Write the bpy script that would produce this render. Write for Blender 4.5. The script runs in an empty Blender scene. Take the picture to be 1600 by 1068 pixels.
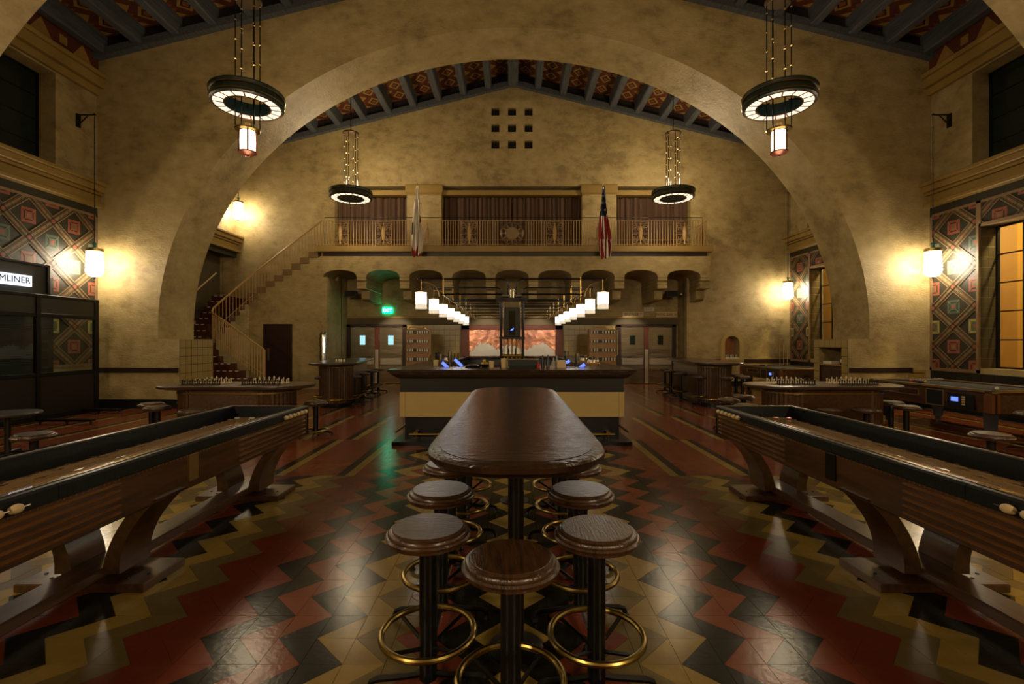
import bpy, math, random
from math import pi, sin, cos, sqrt, radians as R
from mathutils import Vector, Matrix
from mathutils.geometry import tessellate_polygon

random.seed(7)
SC = bpy.context.scene
COL = SC.collection

# ------------------------------------------------------------------ camera, world, exposure
CAMH, FPX = 1.55, 750.0
cam_data = bpy.data.cameras.new('camera')
cam_data.sensor_width = 36.0
cam_data.lens = FPX / 1600.0 * 36.0
cam_data.clip_end = 200
camera = bpy.data.objects.new('camera', cam_data)
camera.location = (0, 0, CAMH)
camera.rotation_euler = (pi / 2, 0, 0)
COL.objects.link(camera)
SC.camera = camera

SC.view_settings.view_transform = 'Standard'
SC.view_settings.look = 'None'
SC.view_settings.gamma = 1.0
SC.view_settings.use_curve_mapping = False
SC.view_settings.exposure = 0.5
cy = SC.cycles
cy.use_denoising = True
cy.max_bounces = 7
cy.diffuse_bounces = 4
cy.glossy_bounces = 4
cy.transmission_bounces = 5
cy.sample_clamp_indirect = 4.0
cy.caustics_reflective = False
cy.caustics_refractive = False
cy.blur_glossy = 0.5

world = bpy.data.worlds.new('night')
world.use_nodes = True
world.node_tree.nodes['Background'].inputs[0].default_value = (0.02, 0.03, 0.06, 1)
world.node_tree.nodes['Background'].inputs[1].default_value = 0.25
SC.world = world

# radiance of the fixture glass, then power of the added fill lights
L_RING, L_UP, L_DROP, L_WALL, L_BAR, L_SIGN = 1.2, 12.0, 2.6, 38.0, 8.0, 1.2
P_NEAR, P_FAR, P_UP, P_REAR, P_BACK = 50.0, 60.0, 150.0, 40.0, 600.0      # fill lights added at the chandeliers in view / behind the camera
WARM = (1.0, 0.79, 0.50)
WARM2 = (1.0, 0.84, 0.60)

# ------------------------------------------------------------------ helpers
def lin(h):
    if isinstance(h, str):
        h = tuple(int(h[i:i + 2], 16) / 255 for i in (0, 2, 4))
        return tuple(((c + .055) / 1.055) ** 2.4 if c > .04045 else c / 12.92 for c in h)
    return h

def px(x, y, Y):
    """pixel of the photograph + depth -> point"""
    return Vector(((x - 800) * Y / FPX, Y, CAMH + (534 - y) * Y / FPX))

MATS = {}
def mat(name, col, rough=.6, metal=0.0, var=0.0, scale=3.0, bump=0.0, bscale=None, emit=None, es=0.0,
        spec=.5, coat=0.0, stretch=None, island=0.0, alpha=None, col2=None):
    if name in MATS: return MATS[name]
    m = bpy.data.materials.new(name); m.use_nodes = True
    nt = m.node_tree; b = nt.nodes['Principled BSDF']
    c = lin(col)
    b.inputs['Base Color'].default_value = (*c, 1)
    b.inputs['Roughness'].default_value = rough
    b.inputs['Metallic'].default_value = metal
    b.inputs['Specular IOR Level'].default_value = spec
    if coat:
        b.inputs['Coat Weight'].default_value = coat
        b.inputs['Coat Roughness'].default_value = .22
    if emit is not None:
        b.inputs['Emission Color'].default_value = (*lin(emit), 1)
        b.inputs['Emission Strength'].default_value = es
    if alpha is not None:
        b.inputs['Alpha'].default_value = alpha
    tc = None
    if var or bump:
        tc = nt.nodes.new('ShaderNodeTexCoord')
        mp = nt.nodes.new('ShaderNodeMapping')
        nt.links.new(tc.outputs['Object'], mp.inputs[0])
        if stretch: mp.inputs['Scale'].default_value = stretch
        n = nt.nodes.new('ShaderNodeTexNoise')
        n.inputs['Scale'].default_value = scale; n.inputs['Detail'].default_value = 8
        n.inputs['Roughness'].default_value = .62
        nt.links.new(mp.outputs[0], n.inputs['Vector'])
        if var:
            rp = nt.nodes.new('ShaderNodeValToRGB')
            d = lin(col2) if col2 else tuple(v * (1 - var) for v in c)
            e = tuple(min(1, v * (1 + var * .5)) for v in c)
            rp.color_ramp.elements[0].position = .32; rp.color_ramp.elements[1].position = .68
            rp.color_ramp.elements[0].color = (*d, 1); rp.color_ramp.elements[1].color = (*e, 1)
            nt.links.new(n.outputs['Fac'], rp.inputs[0])
            out = rp.outputs[0]
            if island:
                g = nt.nodes.new('ShaderNodeNewGeometry')
                hs = nt.nodes.new('ShaderNodeHueSaturation')
                mr = nt.nodes.new('ShaderNodeMapRange')
                mr.inputs['To Min'].default_value = 1 - island; mr.inputs['To Max'].default_value = 1 + island
                nt.links.new(g.outputs['Random Per Island'], mr.inputs[0])
                nt.links.new(mr.outputs[0], hs.inputs['Value'])
                nt.links.new(out, hs.inputs['Color'])
                out = hs.outputs[0]
            nt.links.new(out, b.inputs['Base Color'])
        if bump:
            n2 = nt.nodes.new('ShaderNodeTexNoise')
            n2.inputs['Scale'].default_value = bscale or scale * 6; n2.inputs['Detail'].default_value = 5
            nt.links.new(mp.outputs[0], n2.inputs['Vector'])
            bp = nt.nodes.new('ShaderNodeBump')
            bp.inputs['Strength'].default_value = bump; bp.inputs['Distance'].default_value = .02
            nt.links.new(n2.outputs['Fac'], bp.inputs['Height'])
            nt.links.new(bp.outputs[0], b.inputs['Normal'])
    MATS[name] = m
    return m

def wood(name, c1, c2, rough=.3, scale=2.2, stretch=(1, 14, 14), coat=.4, bump=.05):
    if name in MATS: return MATS[name]
    m = mat(name, c1, rough, var=.4, scale=scale, stretch=stretch, coat=coat, col2=c2, bump=bump, bscale=scale * 2.2)
    return m

def emis(name, col, s):
    if name in MATS: return MATS[name]
    m = bpy.data.materials.new(name); m.use_nodes = True
    nt = m.node_tree; nt.nodes.clear()
    e = nt.nodes.new('ShaderNodeEmission'); e.inputs[0].default_value = (*lin(col), 1); e.inputs[1].default_value = s
    o = nt.nodes.new('ShaderNodeOutputMaterial'); nt.links.new(e.outputs[0], o.inputs[0])
    MATS[name] = m
    return m

def glass(name, col=(.9, .95, .93), rough=.02, mixf=.9):
    """thin window pane: mostly see-through, with a real mirror reflection"""
    if name in MATS: return MATS[name]
    m = bpy.data.materials.new(name); m.use_nodes = True
    nt = m.node_tree; nt.nodes.clear()
    t = nt.nodes.new('ShaderNodeBsdfTransparent'); t.inputs[0].default_value = (*col, 1)
    g = nt.nodes.new('ShaderNodeBsdfGlossy'); g.inputs['Roughness'].default_value = rough
    mx = nt.nodes.new('ShaderNodeMixShader'); fr = nt.nodes.new('ShaderNodeFresnel')
    fr.inputs[0].default_value = 1.6
    ge = nt.nodes.new('ShaderNodeNewGeometry'); mu = nt.nodes.new('ShaderNodeMath'); mu.operation = 'SUBTRACT'; mu.inputs[0].default_value = 1.0
    m2 = nt.nodes.new('ShaderNodeMath'); m2.operation = 'MULTIPLY'
    nt.links.new(ge.outputs['Backfacing'], mu.inputs[1]); nt.links.new(fr.outputs[0], m2.inputs[0]); nt.links.new(mu.outputs[0], m2.inputs[1])
    o = nt.nodes.new('ShaderNodeOutputMaterial')
    nt.links.new(m2.outputs[0], mx.inputs[0]); nt.links.new(t.outputs[0], mx.inputs[1]); nt.links.new(g.outputs[0], mx.inputs[2])
    nt.links.new(mx.outputs[0], o.inputs[0])
    MATS[name] = m
    return m

class MB:
    def __init__(s): s.v = []; s.f = []; s.m = []; s.sm = []
    def add(s, vs, fs, mi=0, smooth=False):
        o = len(s.v); s.v += [tuple(p) for p in vs]
        for f in fs:
            s.f.append(tuple(i + o for i in f)); s.m.append(mi); s.sm.append(smooth)
        return s
    def box(s, x0, x1, y0, y1, z0, z1, mi=0):
        v = [(x0, y0, z0), (x1, y0, z0), (x1, y1, z0), (x0, y1, z0), (x0, y0, z1), (x1, y0, z1), (x1, y1, z1), (x0, y1, z1)]
        return s.add(v, [(3, 2, 1, 0), (4, 5, 6, 7), (0, 1, 5, 4), (1, 2, 6, 5), (2, 3, 7, 6), (3, 0, 4, 7)], mi)
    def bbox(s, x0, x1, y0, y1, z0, z1, b=.01, mi=0):
        """box with chamfered edges (top and sides)"""
        vs = []
        for z, i in ((z0, b), (z0 + b, 0), (z1 - b, 0), (z1, b)):
            vs += [(x0 + i + b * 0, y0 + i, z), (x1 - i, y0 + i, z), (x1 - i, y1 - i, z), (x0 + i, y1 - i, z)]
        fs = [(3, 2, 1, 0), (12, 13, 14, 15)]
        for k in range(3):
            for j in range(4):
                a, c = k * 4 + j, k * 4 + (j + 1) % 4
                fs.append((a, c, c + 4, a + 4))
        return s.add(vs, fs, mi)
    def tube(s, p0, p1, r, n=8, mi=0, r1=None, caps=True):
        p0 = Vector(p0); p1 = Vector(p1); d = (p1 - p0)
        if d.length < 1e-6: return s
        d.normalize(); a = d.orthogonal().normalized(); b = d.cross(a)
        r1 = r if r1 is None else r1
        vs = []
        for p, q in ((p0, r), (p1, r1)):
            for k in range(n):
                t = 2 * pi * k / n
                vs.append(p + a * (q * cos(t)) + b * (q * sin(t)))
        fs = [(k, (k + 1) % n, n + (k + 1) % n, n + k) for k in range(n)]
        s.add(vs, fs, mi, True)
        if caps: s.add(vs, [tuple(range(n))[::-1], tuple(range(n, 2 * n))], mi)
        return s
    def path(s, pts, r, n=8, mi=0, closed=False):
        pts = [Vector(p) for p in pts]; N = len(pts); vs = []; up = None
        for i, p in enumerate(pts):
            if closed: d = pts[(i + 1) % N] - pts[i - 1]
            else: d = pts[min(i + 1, N - 1)] - pts[max(i - 1, 0)]
            d.normalize()
            if up is None: up = d.orthogonal().normalized()
            a = (up - d * up.dot(d)).normalized(); up = a; b = d.cross(a)
            for k in range(n):
                t = 2 * pi * k / n
                vs.append(p + a * (r * cos(t)) + b * (r * sin(t)))
        fs = []
        for i in range(N if closed else N - 1):
            j = (i + 1) % N
            for k in range(n):
                fs.append((i * n + k, i * n + (k + 1) % n, j * n + (k + 1) % n, j * n + k))
        s.add(vs, fs, mi, True)
        if not closed: s.add(vs, [tuple(range(n))[::-1], tuple(range((N - 1) * n, N * n))], mi)
        return s
    def torus(s, c, R_, r, n=28, k=8, mi=0):
        c = Vector(c)
        return s.path([c + Vector((R_ * cos(2 * pi * i / n), R_ * sin(2 * pi * i / n), 0)) for i in range(n)], r, k, mi, True)
    def lathe(s, prof, c=(0, 0, 0), n=20, mi=0, smooth=True, a0=0.0, a1=2 * pi):
        c = Vector(c); vs = []; full = abs(a1 - a0 - 2 * pi) < 1e-6
        m = n if full else n + 1
        for r, z in prof:
            for k in range(m):
                t = a0 + (a1 - a0) * k / n
                vs.append((c.x + r * cos(t), c.y + r * sin(t), c.z + z))
        fs = []
        for i in range(len(prof) - 1):
            for k in range(n):
                j = (k + 1) % m
                fs.append((i * m + k, i * m + j, (i + 1) * m + j, (i + 1) * m + k))
        return s.add(vs, fs, mi, smooth)
    def prism(s, poly, axis, a, b, mi=0, holes=(), smooth=False):
        """poly in 2D extruded along axis from a to b. axis y: (x,z); axis x: (y,z); axis z: (x,y)"""
        def p3(p, t):
            if axis == 'y': return (p[0], t, p[1])
            if axis == 'x': return (t, p[0], p[1])
            return (p[0], p[1], t)
        loops = [list(poly)] + [list(h) for h in holes]
        tris = tessellate_polygon([[Vector((p[0], p[1], 0)) for p in l] for l in loops])
        flat = [p for l in loops for p in l]; n = len(flat)
        vs = [p3(p, a) for p in flat] + [p3(p, b) for p in flat]
        fs = [tuple(t) for t in tris] + [tuple(i + n for i in reversed(t)) for t in tris]
        s.add(vs, fs, mi)
        o = 0; fs = []
        for l in loops:
            k = len(l)
            for i in range(k): fs.append((o + i, o + (i + 1) % k, n + o + (i + 1) % k, n + o + i))
            o += k
        return s.add(vs, fs, mi, smooth)
    def build(s, name, mats, parent=None, loc=None, fix=True):
        me = bpy.data.meshes.new(name)
        me.from_pydata(s.v, [], s.f)
        if not isinstance(mats, (list, tuple)): mats = [mats]
        for m in mats: me.materials.append(m)
        me.polygons.foreach_set('material_index', s.m)
        me.polygons.foreach_set('use_smooth', s.sm)
        me.update()
        if fix:
            import bmesh
            bm = bmesh.new(); bm.from_mesh(me)
            bmesh.ops.remove_doubles(bm, verts=bm.verts, dist=1e-5)
            bmesh.ops.recalc_face_normals(bm, faces=bm.faces)
            bm.to_mesh(me); bm.free()
        if any(s.sm) and not all(s.sm) or True: me.set_sharp_from_angle(angle=R(30))
        o = bpy.data.objects.new(name, me); COL.objects.link(o)
        if parent: o.parent = parent
        if loc: o.location = loc
        return o

def tag(o, label=None, cat=None, group=None, kind=None):
    if label: o['label'] = label
    if cat: o['category'] = cat
    if group: o['group'] = group
    if kind: o['kind'] = kind
    return o
def thing(name, label, cat, loc=(0, 0, 0), rz=0, group=None):
    o = bpy.data.objects.new(name, None); COL.objects.link(o)
    o.location = loc; o.rotation_euler = (0, 0, rz); o.empty_display_size = .1
    return tag(o, label, cat, group)
def struct(o): o['kind'] = 'structure'; return o
def dup(o, loc=None, rz=None, label=None, group=None, parent=None):
    kids = KIDS.get(o.name)
    c = o.copy(); COL.objects.link(c)
    if parent: c.parent = parent
    if loc is not None: c.location = loc
    if rz is not None: c.rotation_euler = (0, 0, rz)
    if label: c['label'] = label
    if group: c['group'] = group
    for ch in (kids if kids is not None else list(o.children)): dup(ch, parent=c)
    return c
KIDS = {}
def clip_poly(poly, x0, x1, y0, y1):
    for ax, lim, sg in ((0, x0, 1), (0, x1, -1), (1, y0, 1), (1, y1, -1)):
        out = []
        for i in range(len(poly)):
            a, b = poly[i - 1], poly[i]
            da, db = sg * (a[ax] - lim), sg * (b[ax] - lim)
            if (da >= 0) != (db >= 0):
                t = da / (da - db); out.append((a[0] + (b[0] - a[0]) * t, a[1] + (b[1] - a[1]) * t))
            if db >= 0: out.append(b)
        poly = out
        if len(poly) < 3: return []
    return poly
def stadium(cx, cy, hl, r, n=10, ax='x'):
    """outline, half length hl of the straight part"""
    pts = []
    for s_, a0 in ((1, -pi / 2), (-1, pi / 2)):
        for k in range(n + 1):
            t = a0 + pi * k / n
            x, y = s_ * hl + r * cos(t), r * sin(t)
            pts.append((cx + x, cy + y) if ax == 'x' else (cx - y, cy + x))
    return pts
def loft(rings, mi=0, mb=None, smooth=True, caps=True):
    """rings: list of (outline2d, z) with equal point counts"""
    mb = mb or MB(); n = len(rings[0][0]); vs = []
    for pts, z in rings: vs += [(p[0], p[1], z) for p in pts]
    fs = []
    for i in range(len(rings) - 1):
        for k in range(n): fs.append((i * n + k, i * n + (k + 1) % n, (i + 1) * n + (k + 1) % n, (i + 1) * n + k))
    mb.add(vs, fs, mi, smooth)
    if caps:
        mb.add([(p[0], p[1], rings[0][1]) for p in rings[0][0]], [tuple(range(n))[::-1]], mi)
        mb.add([(p[0], p[1], rings[-1][1]) for p in rings[-1][0]], [tuple(range(n))], mi)
    return mb
def text(name, body, size, m, parent, loc, rot, ext=.003, align='CENTER', sx=1.0):
    cu = bpy.data.curves.new(name, 'FONT'); cu.body = body; cu.size = size; cu.extrude = ext
    cu.align_x = align; cu.align_y = 'CENTER'; cu.materials.append(m); cu.resolution_u = 3
    t_ = bpy.data.objects.new('tmp', cu); COL.objects.link(t_)
    bpy.context.view_layer.update()
    me = bpy.data.meshes.new_from_object(t_.evaluated_get(bpy.context.evaluated_depsgraph_get()))
    bpy.data.objects.remove(t_)
    o = bpy.data.objects.new(name, me); COL.objects.link(o); o.parent = parent
    o.location = loc; o.rotation_euler = rot; o.scale = (sx, 1, 1)
    return o

# ------------------------------------------------------------------ materials
def plaster(name, c1, c2, c3):
    m = mat(name, c1, .55, spec=.4); nt = m.node_tree; b = nt.nodes['Principled BSDF']
    tc = nt.nodes.new('ShaderNodeTexCoord'); col = None
    ns = []
    for sc_, de, st_ in ((.55, 6, (1, 1, 1)), (2.6, 9, (1, 1, 1.6)), (14, 6, (1, 1, 2.2))):
        mp = nt.nodes.new('ShaderNodeMapping'); mp.inputs['Scale'].default_value = st_
        n = nt.nodes.new('ShaderNodeTexNoise'); n.inputs['Scale'].default_value = sc_; n.inputs['Detail'].default_value = de; n.inputs['Roughness'].default_value = .68
        nt.links.new(tc.outputs['Object'], mp.inputs[0]); nt.links.new(mp.outputs[0], n.inputs['Vector']); ns.append(n)
    ad = nt.nodes.new('ShaderNodeMath'); ad.operation = 'ADD'; nt.links.new(ns[0].outputs['Fac'], ad.inputs[0]); nt.links.new(ns[1].outputs['Fac'], ad.inputs[1])
    rp = nt.nodes.new('ShaderNodeValToRGB'); cr = rp.color_ramp
    cr.elements[0].position = .40; cr.elements[1].position = .60
    cr.elements[0].color = (*lin(c3), 1); cr.elements[1].color = (*lin(c1), 1)
    e = cr.elements.new(.48); e.color = (*lin(c2), 1)
    hf = nt.nodes.new('ShaderNodeMath'); hf.operation = 'MULTIPLY'; hf.inputs[1].default_value = .5
    nt.links.new(ad.outputs[0], hf.inputs[0]); nt.links.new(hf.outputs[0], rp.inputs[0]); nt.links.new(rp.outputs[0], b.inputs['Base Color'])
    bp = nt.nodes.new('ShaderNodeBump'); bp.inputs['Strength'].default_value = .45; bp.inputs['Distance'].default_value = .03
    ab = nt.nodes.new('ShaderNodeMath'); ab.operation = 'ADD'; nt.links.new(ns[1].outputs['Fac'], ab.inputs[0]); nt.links.new(ns[2].outputs['Fac'], ab.inputs[1])
    nt.links.new(ab.outputs[0], bp.inputs['Height']); nt.links.new(bp.outputs[0], b.inputs['Normal'])
    return m
PLASTER = plaster('plaster', 'b19d6e', '9f8b5c', '85734a')
PLASTER2 = mat('plaster_trim', '94793f', .5, var=.15, scale=2, spec=.4)
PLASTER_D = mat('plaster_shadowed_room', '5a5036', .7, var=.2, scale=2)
CREAM_TILE = mat('cream_tile', '9a8650', .28, var=.12, scale=4, island=.06)
GROUT = mat('grout', '3c3423', .8)
DARK_BAND = mat('dark_band', '2c1c12', .4, var=.2, scale=5)
BASE_TILE = mat('dark_base_tile', '191a17', .3, var=.3, scale=5)
T_RED = mat('tile_brick_red', '713622', .19, spec=.2, var=.22, scale=3.5, island=.10, bump=.04, bscale=30)
T_RED2 = mat('tile_terracotta', '7b4027', .19, spec=.2, var=.22, scale=3.5, island=.10, bump=.04, bscale=30)
T_YEL = mat('tile_yellow', '927a3c', .19, spec=.2, var=.18, scale=3.5, island=.08, bump=.04, bscale=30)
T_OLI = mat('tile_olive', '6c5e38', .19, spec=.2, var=.2, scale=3.5, island=.08, bump=.04, bscale=30)
T_BLK = mat('tile_black', '1d1c16', .19, spec=.2, var=.3, scale=3.5, island=.12, bump=.04, bscale=30)
WOOD_DK = wood('dark_wood', '3d2717', '22150c')
WOOD_MD = wood('cabinet_wood', '4a3019', '2e1c0e', stretch=(10, 1, 10))
WOOD_SEAT = wood('seat_wood', '452c17', '23150a', rough=.28, scale=5, stretch=(1.5, 10, 1), coat=.3, bump=.3)
WOOD_TOP = wood('table_top_wood', '2b1c11', '1a110a', rough=.19, scale=3, stretch=(1.2, 9, 1), coat=0, bump=.4)
WOOD_PLAY = wood('playfield_wood', '8f7044', '735731', rough=.035, scale=3, stretch=(14, .5, 1), coat=0, bump=.0)
WOOD_TAN = wood('tan_wood', 'a0733f', '86602f', rough=.4, stretch=(1, 1, 10), coat=.2)
WOOD_BEAM = wood('painted_beam', '505458', '383a3c', rough=.6, scale=3, stretch=(8, .6, 8), coat=0)
BLACK_M = mat('black_metal', '0c0c0c', .32, metal=.3, spec=.6)
BLACK_P = mat('black_paint', '0b0e13', .35, var=.1, scale=4)
PAD = mat('black_green_leather', '0c1214', .4, spec=.35, var=.2, scale=8, bump=.1, bscale=60)
BRASS = mat('brass', '9c8548', .30, metal=1.0, var=.12, scale=9)
BRASS_L = mat('pale_brass', 'b39a68', .3, metal=.9)
STEEL = mat('stainless_steel', 'b3aea2', .2, metal=1.0, var=.15, scale=2, stretch=(.5, .5, 3), bump=.35, bscale=2.2)
PLATE = mat('polished_plate', 'd6d0c0', .22, metal=.8)
COPPER = mat('copper', 'd39880', .24, metal=.95, var=.3, scale=2.5, bump=.9, bscale=3)
TEAL_M = mat('teal_enamel', '1f3f42', .38, var=.2, scale=4)
TEAL_D = mat('dark_green_enamel', '1c2820', .4, var=.2, scale=4)
REDWOOD = mat('red_brown_paint', '5b2a1c', .45, var=.2, scale=3)
DOORWOOD = mat('door_brown', '2c1509', .4, var=.3, scale=3, stretch=(6, 1, 1))
CREAM_P = mat('cream_paint', 'b09a62', .35, var=.05, scale=3)
WHITE_P = mat('white_paint', 'cfc6b2', .4)
IVORY = mat('ivory', 'c9b183', .35)
CURTAIN = mat('mauve_curtain', '5e4636', .85, var=.2, scale=3, stretch=(6, 6, .5))
RAIL_M = mat('rail_paint', 'b8955e', .4, metal=0)
DARKGLASS = mat('night_glass', '10201c', .12, var=.4, scale=1.2, spec=.6)
GLASS = glass('clear_pane')
GLASSWARE = mat('glassware', 'b9b8ae', .1, spec=.7, alpha=.55)
PAINT_TAN = mat('mural_tan', '80684a', .45, var=.2, scale=6)
PAINT_DK = mat('mural_dark', '2b2a20', .45, var=.2, scale=6)
PAINT_RED = mat('mural_red', '8c4a3a', .45, var=.15, scale=8)
PAINT_TEAL = mat('mural_teal', '465a4e', .45, var=.15, scale=8)
PAINT_YEL = mat('mural_yellow', 'a09350', .45, var=.15, scale=8)
PAINT_GRN = mat('mural_green', '5c6038', .45, var=.15, scale=8)
PAINT_BRN = mat('mural_brown', '5c4630', .45, var=.2, scale=8)
CEIL_RED = mat('ceiling_red', '5a2a18', .6, var=.3, scale=4)
CEIL_YEL = mat('ceiling_ochre', '9a7636', .6, var=.2, scale=5)
CEIL_ORG = mat('ceiling_orange', '83461f', .6, var=.2, scale=5)
CEIL_DK = mat('ceiling_dark', '191410', .7)
STONE_L = mat('chess_white', 'd4c7a6', .35)
STONE_D = mat('chess_black', '17120d', .35)
BLUE_S = emis('blue_screen', (.10, .16, .9), 1.6)
BLUE_L = emis('blue_lamp', (.05, .12, 1.0), 3.0)
E_RING = emis('ring_glass', WARM, L_RING)
E_UP = emis('added_uplight', WARM, L_UP)
E_DROP = emis('lantern_glass', WARM, L_DROP)
E_WALL = emis('wall_lantern_glass', WARM2, L_WALL)
E_BAR = emis('bar_lamp_glass', (1.0, .90, .76), L_BAR)
E_SIGN = emis('sign_light', (.80, .88, 1.0), L_SIGN)
E_GREEN = emis('exit_green', (.0, .9, .42), 9.0)

# ------------------------------------------------------------------ hall dimensions
XL, XR, XC = -9.70, 9.78, .04
A1F, A1B, A2F, A2B = 5.37, 6.63, 11.20, 12.46      # arch 1 and arch 2, front and back
YE, YB, YA = 16.85, 15.80, 17.80                   # end wall, balcony face, alcove back
YR = -9.0                                          # wall behind the camera
def zc(x): return 10.5 - .2486 * abs(x - XC)       # bottom of the wall-head trim

# ------------------------------------------------------------------ floor
T = .204
Y0T = 2.31
mb = MB().box(XL - .6, XR + .6, YR, YA + .3, -.2, -.006)
floor = struct(mb.build('floor', GROUT))
NEARCOL = {-1: 'Y', 0: 'K', 1: 'R', 2: 'O', 3: 'Y', 4: 'K', 5: 'T', 6: 'K', 7: 'R', 8: 'R', 9: 'O', 10: 'Y', 11: 'K', 12: 'R', 13: 'K', 14: 'Y', 15: 'O', 16: 'Y', 17: 'O'}
FARCOL = {7: 'K', 6: 'Y', 5: 'R', 4: 'R', 3: 'K', 2: 'Y', 1: 'R', 0: 'K', -1: 'Y'}
EDGE = {16: 7, 17: 8, 18: 7, 19: 6, 20: 7, 21: 8, 22: 7, 23: 6, 24: 7, 25: 8, 26: 7, 27: 6, 28: 7}
MI = {'R': 0, 'T': 1, 'Y': 2, 'O': 3, 'K': 4}
TILEM = [T_RED, T_RED2, T_YEL, T_OLI, T_BLK]
pieces = []
def cell_tris(i, r, s0, s1, colf):
    a, b, c, d = (i, r), (i + 1, r), (i + 1, r + 1), (i, r + 1)
    if s1 > s0: return [((a, b, c), colf(i - s0)), ((a, c, d), colf(i - s1))]
    return [((a, b, d), colf(i - s0)), ((b, c, d), colf(i - s1))]
RMIN, RMAX = -10, 76
for r in range(RMIN, RMAX):
    blk = 0 if r < 26 else 1 if r < 38 else 2 if r < 50 else 3 if r < 62 else 4
    for i in range(0, 48):
        if r < 16 and i < 18:
            ps = cell_tris(i, r, r % 2, (r + 1) % 2, lambda k: NEARCOL.get(k, 'R'))
        elif 16 <= r < 28 and i < 9:
            ps = cell_tris(i, r, EDGE[r] - 8, EDGE[r + 1] - 8, lambda k: FARCOL.get(k, 'T'))
        else:
            a, b, c, d = (i, r), (i + 1, r), (i + 1, r + 1), (i, r + 1)
            st = r >= 16 and (i - (13 - blk)) % 4 == 0 and i >= 9 - blk % 4
            if st:
                e, f = (i + .5, r), (i + .5, r + 1)
                ps = [((a, e, f, d), 'Y'), ((e, b, c, f), 'K')]
            else:
                ps = [((a, b, c, d), 'T' if r >= 16 else 'R')]
        for tri, c in ps:
            for sg in (-1, 1): pieces.append(([(sg * u * T, Y0T + v * T) for u, v in tri], c))
def tile_geom(pts, mi, mbx, g=.0014, org=(0, 0)):
    cx = sum(p[0] for p in pts) / len(pts); cyy = sum(p[1] for p in pts) / len(pts)
    n = len(pts); top = []; bot = []
    for p in pts:
        dx, dy = cx - p[0], cyy - p[1]; l = sqrt(dx * dx + dy * dy); k = g * 1.6 / l
        x, y = p[0] + dx * k - org[0], p[1] + dy * k - org[1]
        top.append((x, y, 0)); bot.append((x, y, -.007))
    fs = [tuple(range(n))] + [(n + i, n + (i + 1) % n, (i + 1) % n, i) for i in range(n)]
    ar = sum(top[i][0] * top[(i + 1) % n][1] - top[(i + 1) % n][0] * top[i][1] for i in range(n))
    if ar < 0: fs = [tuple(reversed(f)) for f in fs]
    mbx.add(top + bot, fs, mi)
def vis(p):
    cx = sum(q[0] for q in p) / len(p); cyy = sum(q[1] for q in p) / len(p)
    if cyy < 2.15 or abs(cx) > 1.05 * cyy: return -1
    hid = 2.0 < abs(cx) < 3.4 and cyy < 5.4
    return (1 / cyy ** 3) * (.15 if hid else 1)
pieces.sort(key=lambda q: -vis(q[0]))
cache = {}
for pts, c in pieces[:298]:
    org = (round(min(p[0] for p in pts) / T) * T, min(p[1] for p in pts))
    key = (c, tuple((round((p[0] - org[0]) / T, 1), round((p[1] - org[1]) / T, 1)) for p in pts))
    if key not in cache:
        t = MB(); tile_geom(pts, 0, t, org=org)
        o = t.build('tile', TILEM[MI[c]], floor, fix=False); cache[key] = o.data
    else:
        o = bpy.data.objects.new('tile', cache[key]); COL.objects.link(o); o.parent = floor
    o.location = (org[0], org[1], 0)
mbf = MB()
for pts, c in pieces[298:]:
    if abs(sum(p[0] for p in pts) / len(pts)) < 9.68: tile_geom(pts, MI[c], mbf)
tag(mbf.build('tile_field', TILEM, floor, fix=False), kind='stuff')
# plain red tiles behind the camera
tag(MB().box(XL, XR, YR, Y0T + RMIN * T, -.006, 0).build('rear_paving', T_RED, floor), kind='stuff')

# ------------------------------------------------------------------ walls and arches
def archcurve(n=48, sgn=1):
    """half-arch from springing to crown"""
    pts = []
    for k in range(n + 1):
        t = (pi / 2) * k / n
        pts.append((8.30 * cos(t), 1.88 + 7.0 * sin(t)))
    return pts
def arch_poly(pierL=7.80, pierR=7.80):
    h = archcurve()
    left = [(XC - x, z) for x, z in h]; right = [(XC + x, z) for x, z in reversed(h)]
    p = [(XL - .6, -.1), (XC - pierL, -.1), (XC - pierL, 1.62), (XC - 8.30, 1.62)] + left + right[1:] + \
        [(XC + 8.30, 1.62), (XC + pierR, 1.62), (XC + pierR, -.1), (XR + .6, -.1), (XR + .6, 9.2), (XC, 11.4), (XL - .6, 9.2)]
    return p
hr = archcurve()
POLY2 = [(XL - .6, -.1), (XC - 7.8, -.1), (XC - 7.8, 1.62), (XC - 8.30, 1.62)] + [(XC - x, z) for x, z in hr] + \
        [(XC + x, z) for x, z in list(reversed(hr))[1:]] + [(XC + 8.30, 1.62), (XC + 8.45, 1.62), (XC + 8.45, -.1),
        (XR + .6, -.1), (XR + .6, 9.2), (XC, 11.4), (XL - .6, 9.2)]
arch = struct(MB().prism(POLY2, 'y', A2F, A2B).build('wall_arch', PLASTER))
# hollow right pier with its shelf recess
pr = MB()
pr.box(XC + 7.80, XC + 8.45, A2F, A2F + .15, -.1, 1.62)
pr.box(XC + 7.80, XC + 8.45, A2B - .15, A2B, -.1, 1.62)
pr.box(XC + 7.80, XC + 8.45, A2F + .15, A2B - .15, 1.47, 1.62)
pr.build('pier_casing', PLASTER, arch)
struct(MB().prism(arch_poly(), 'y', A1F, A1B).build('wall_arch_near', PLASTER))
struct(MB().prism(arch_poly(), 'y', -.46, .80).build('wall_arch_rear', PLASTER))
# springing bands of arch 2
for sg in (-1, 1):
    b = MB().box(min(XC + sg * 8.27, XC + sg * 9.0) if sg > 0 else XC - 9.0, XC + 9.0 if sg > 0 else XC - 8.27, A2F - .015, A2B + .01, 1.63, 1.78)
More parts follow.
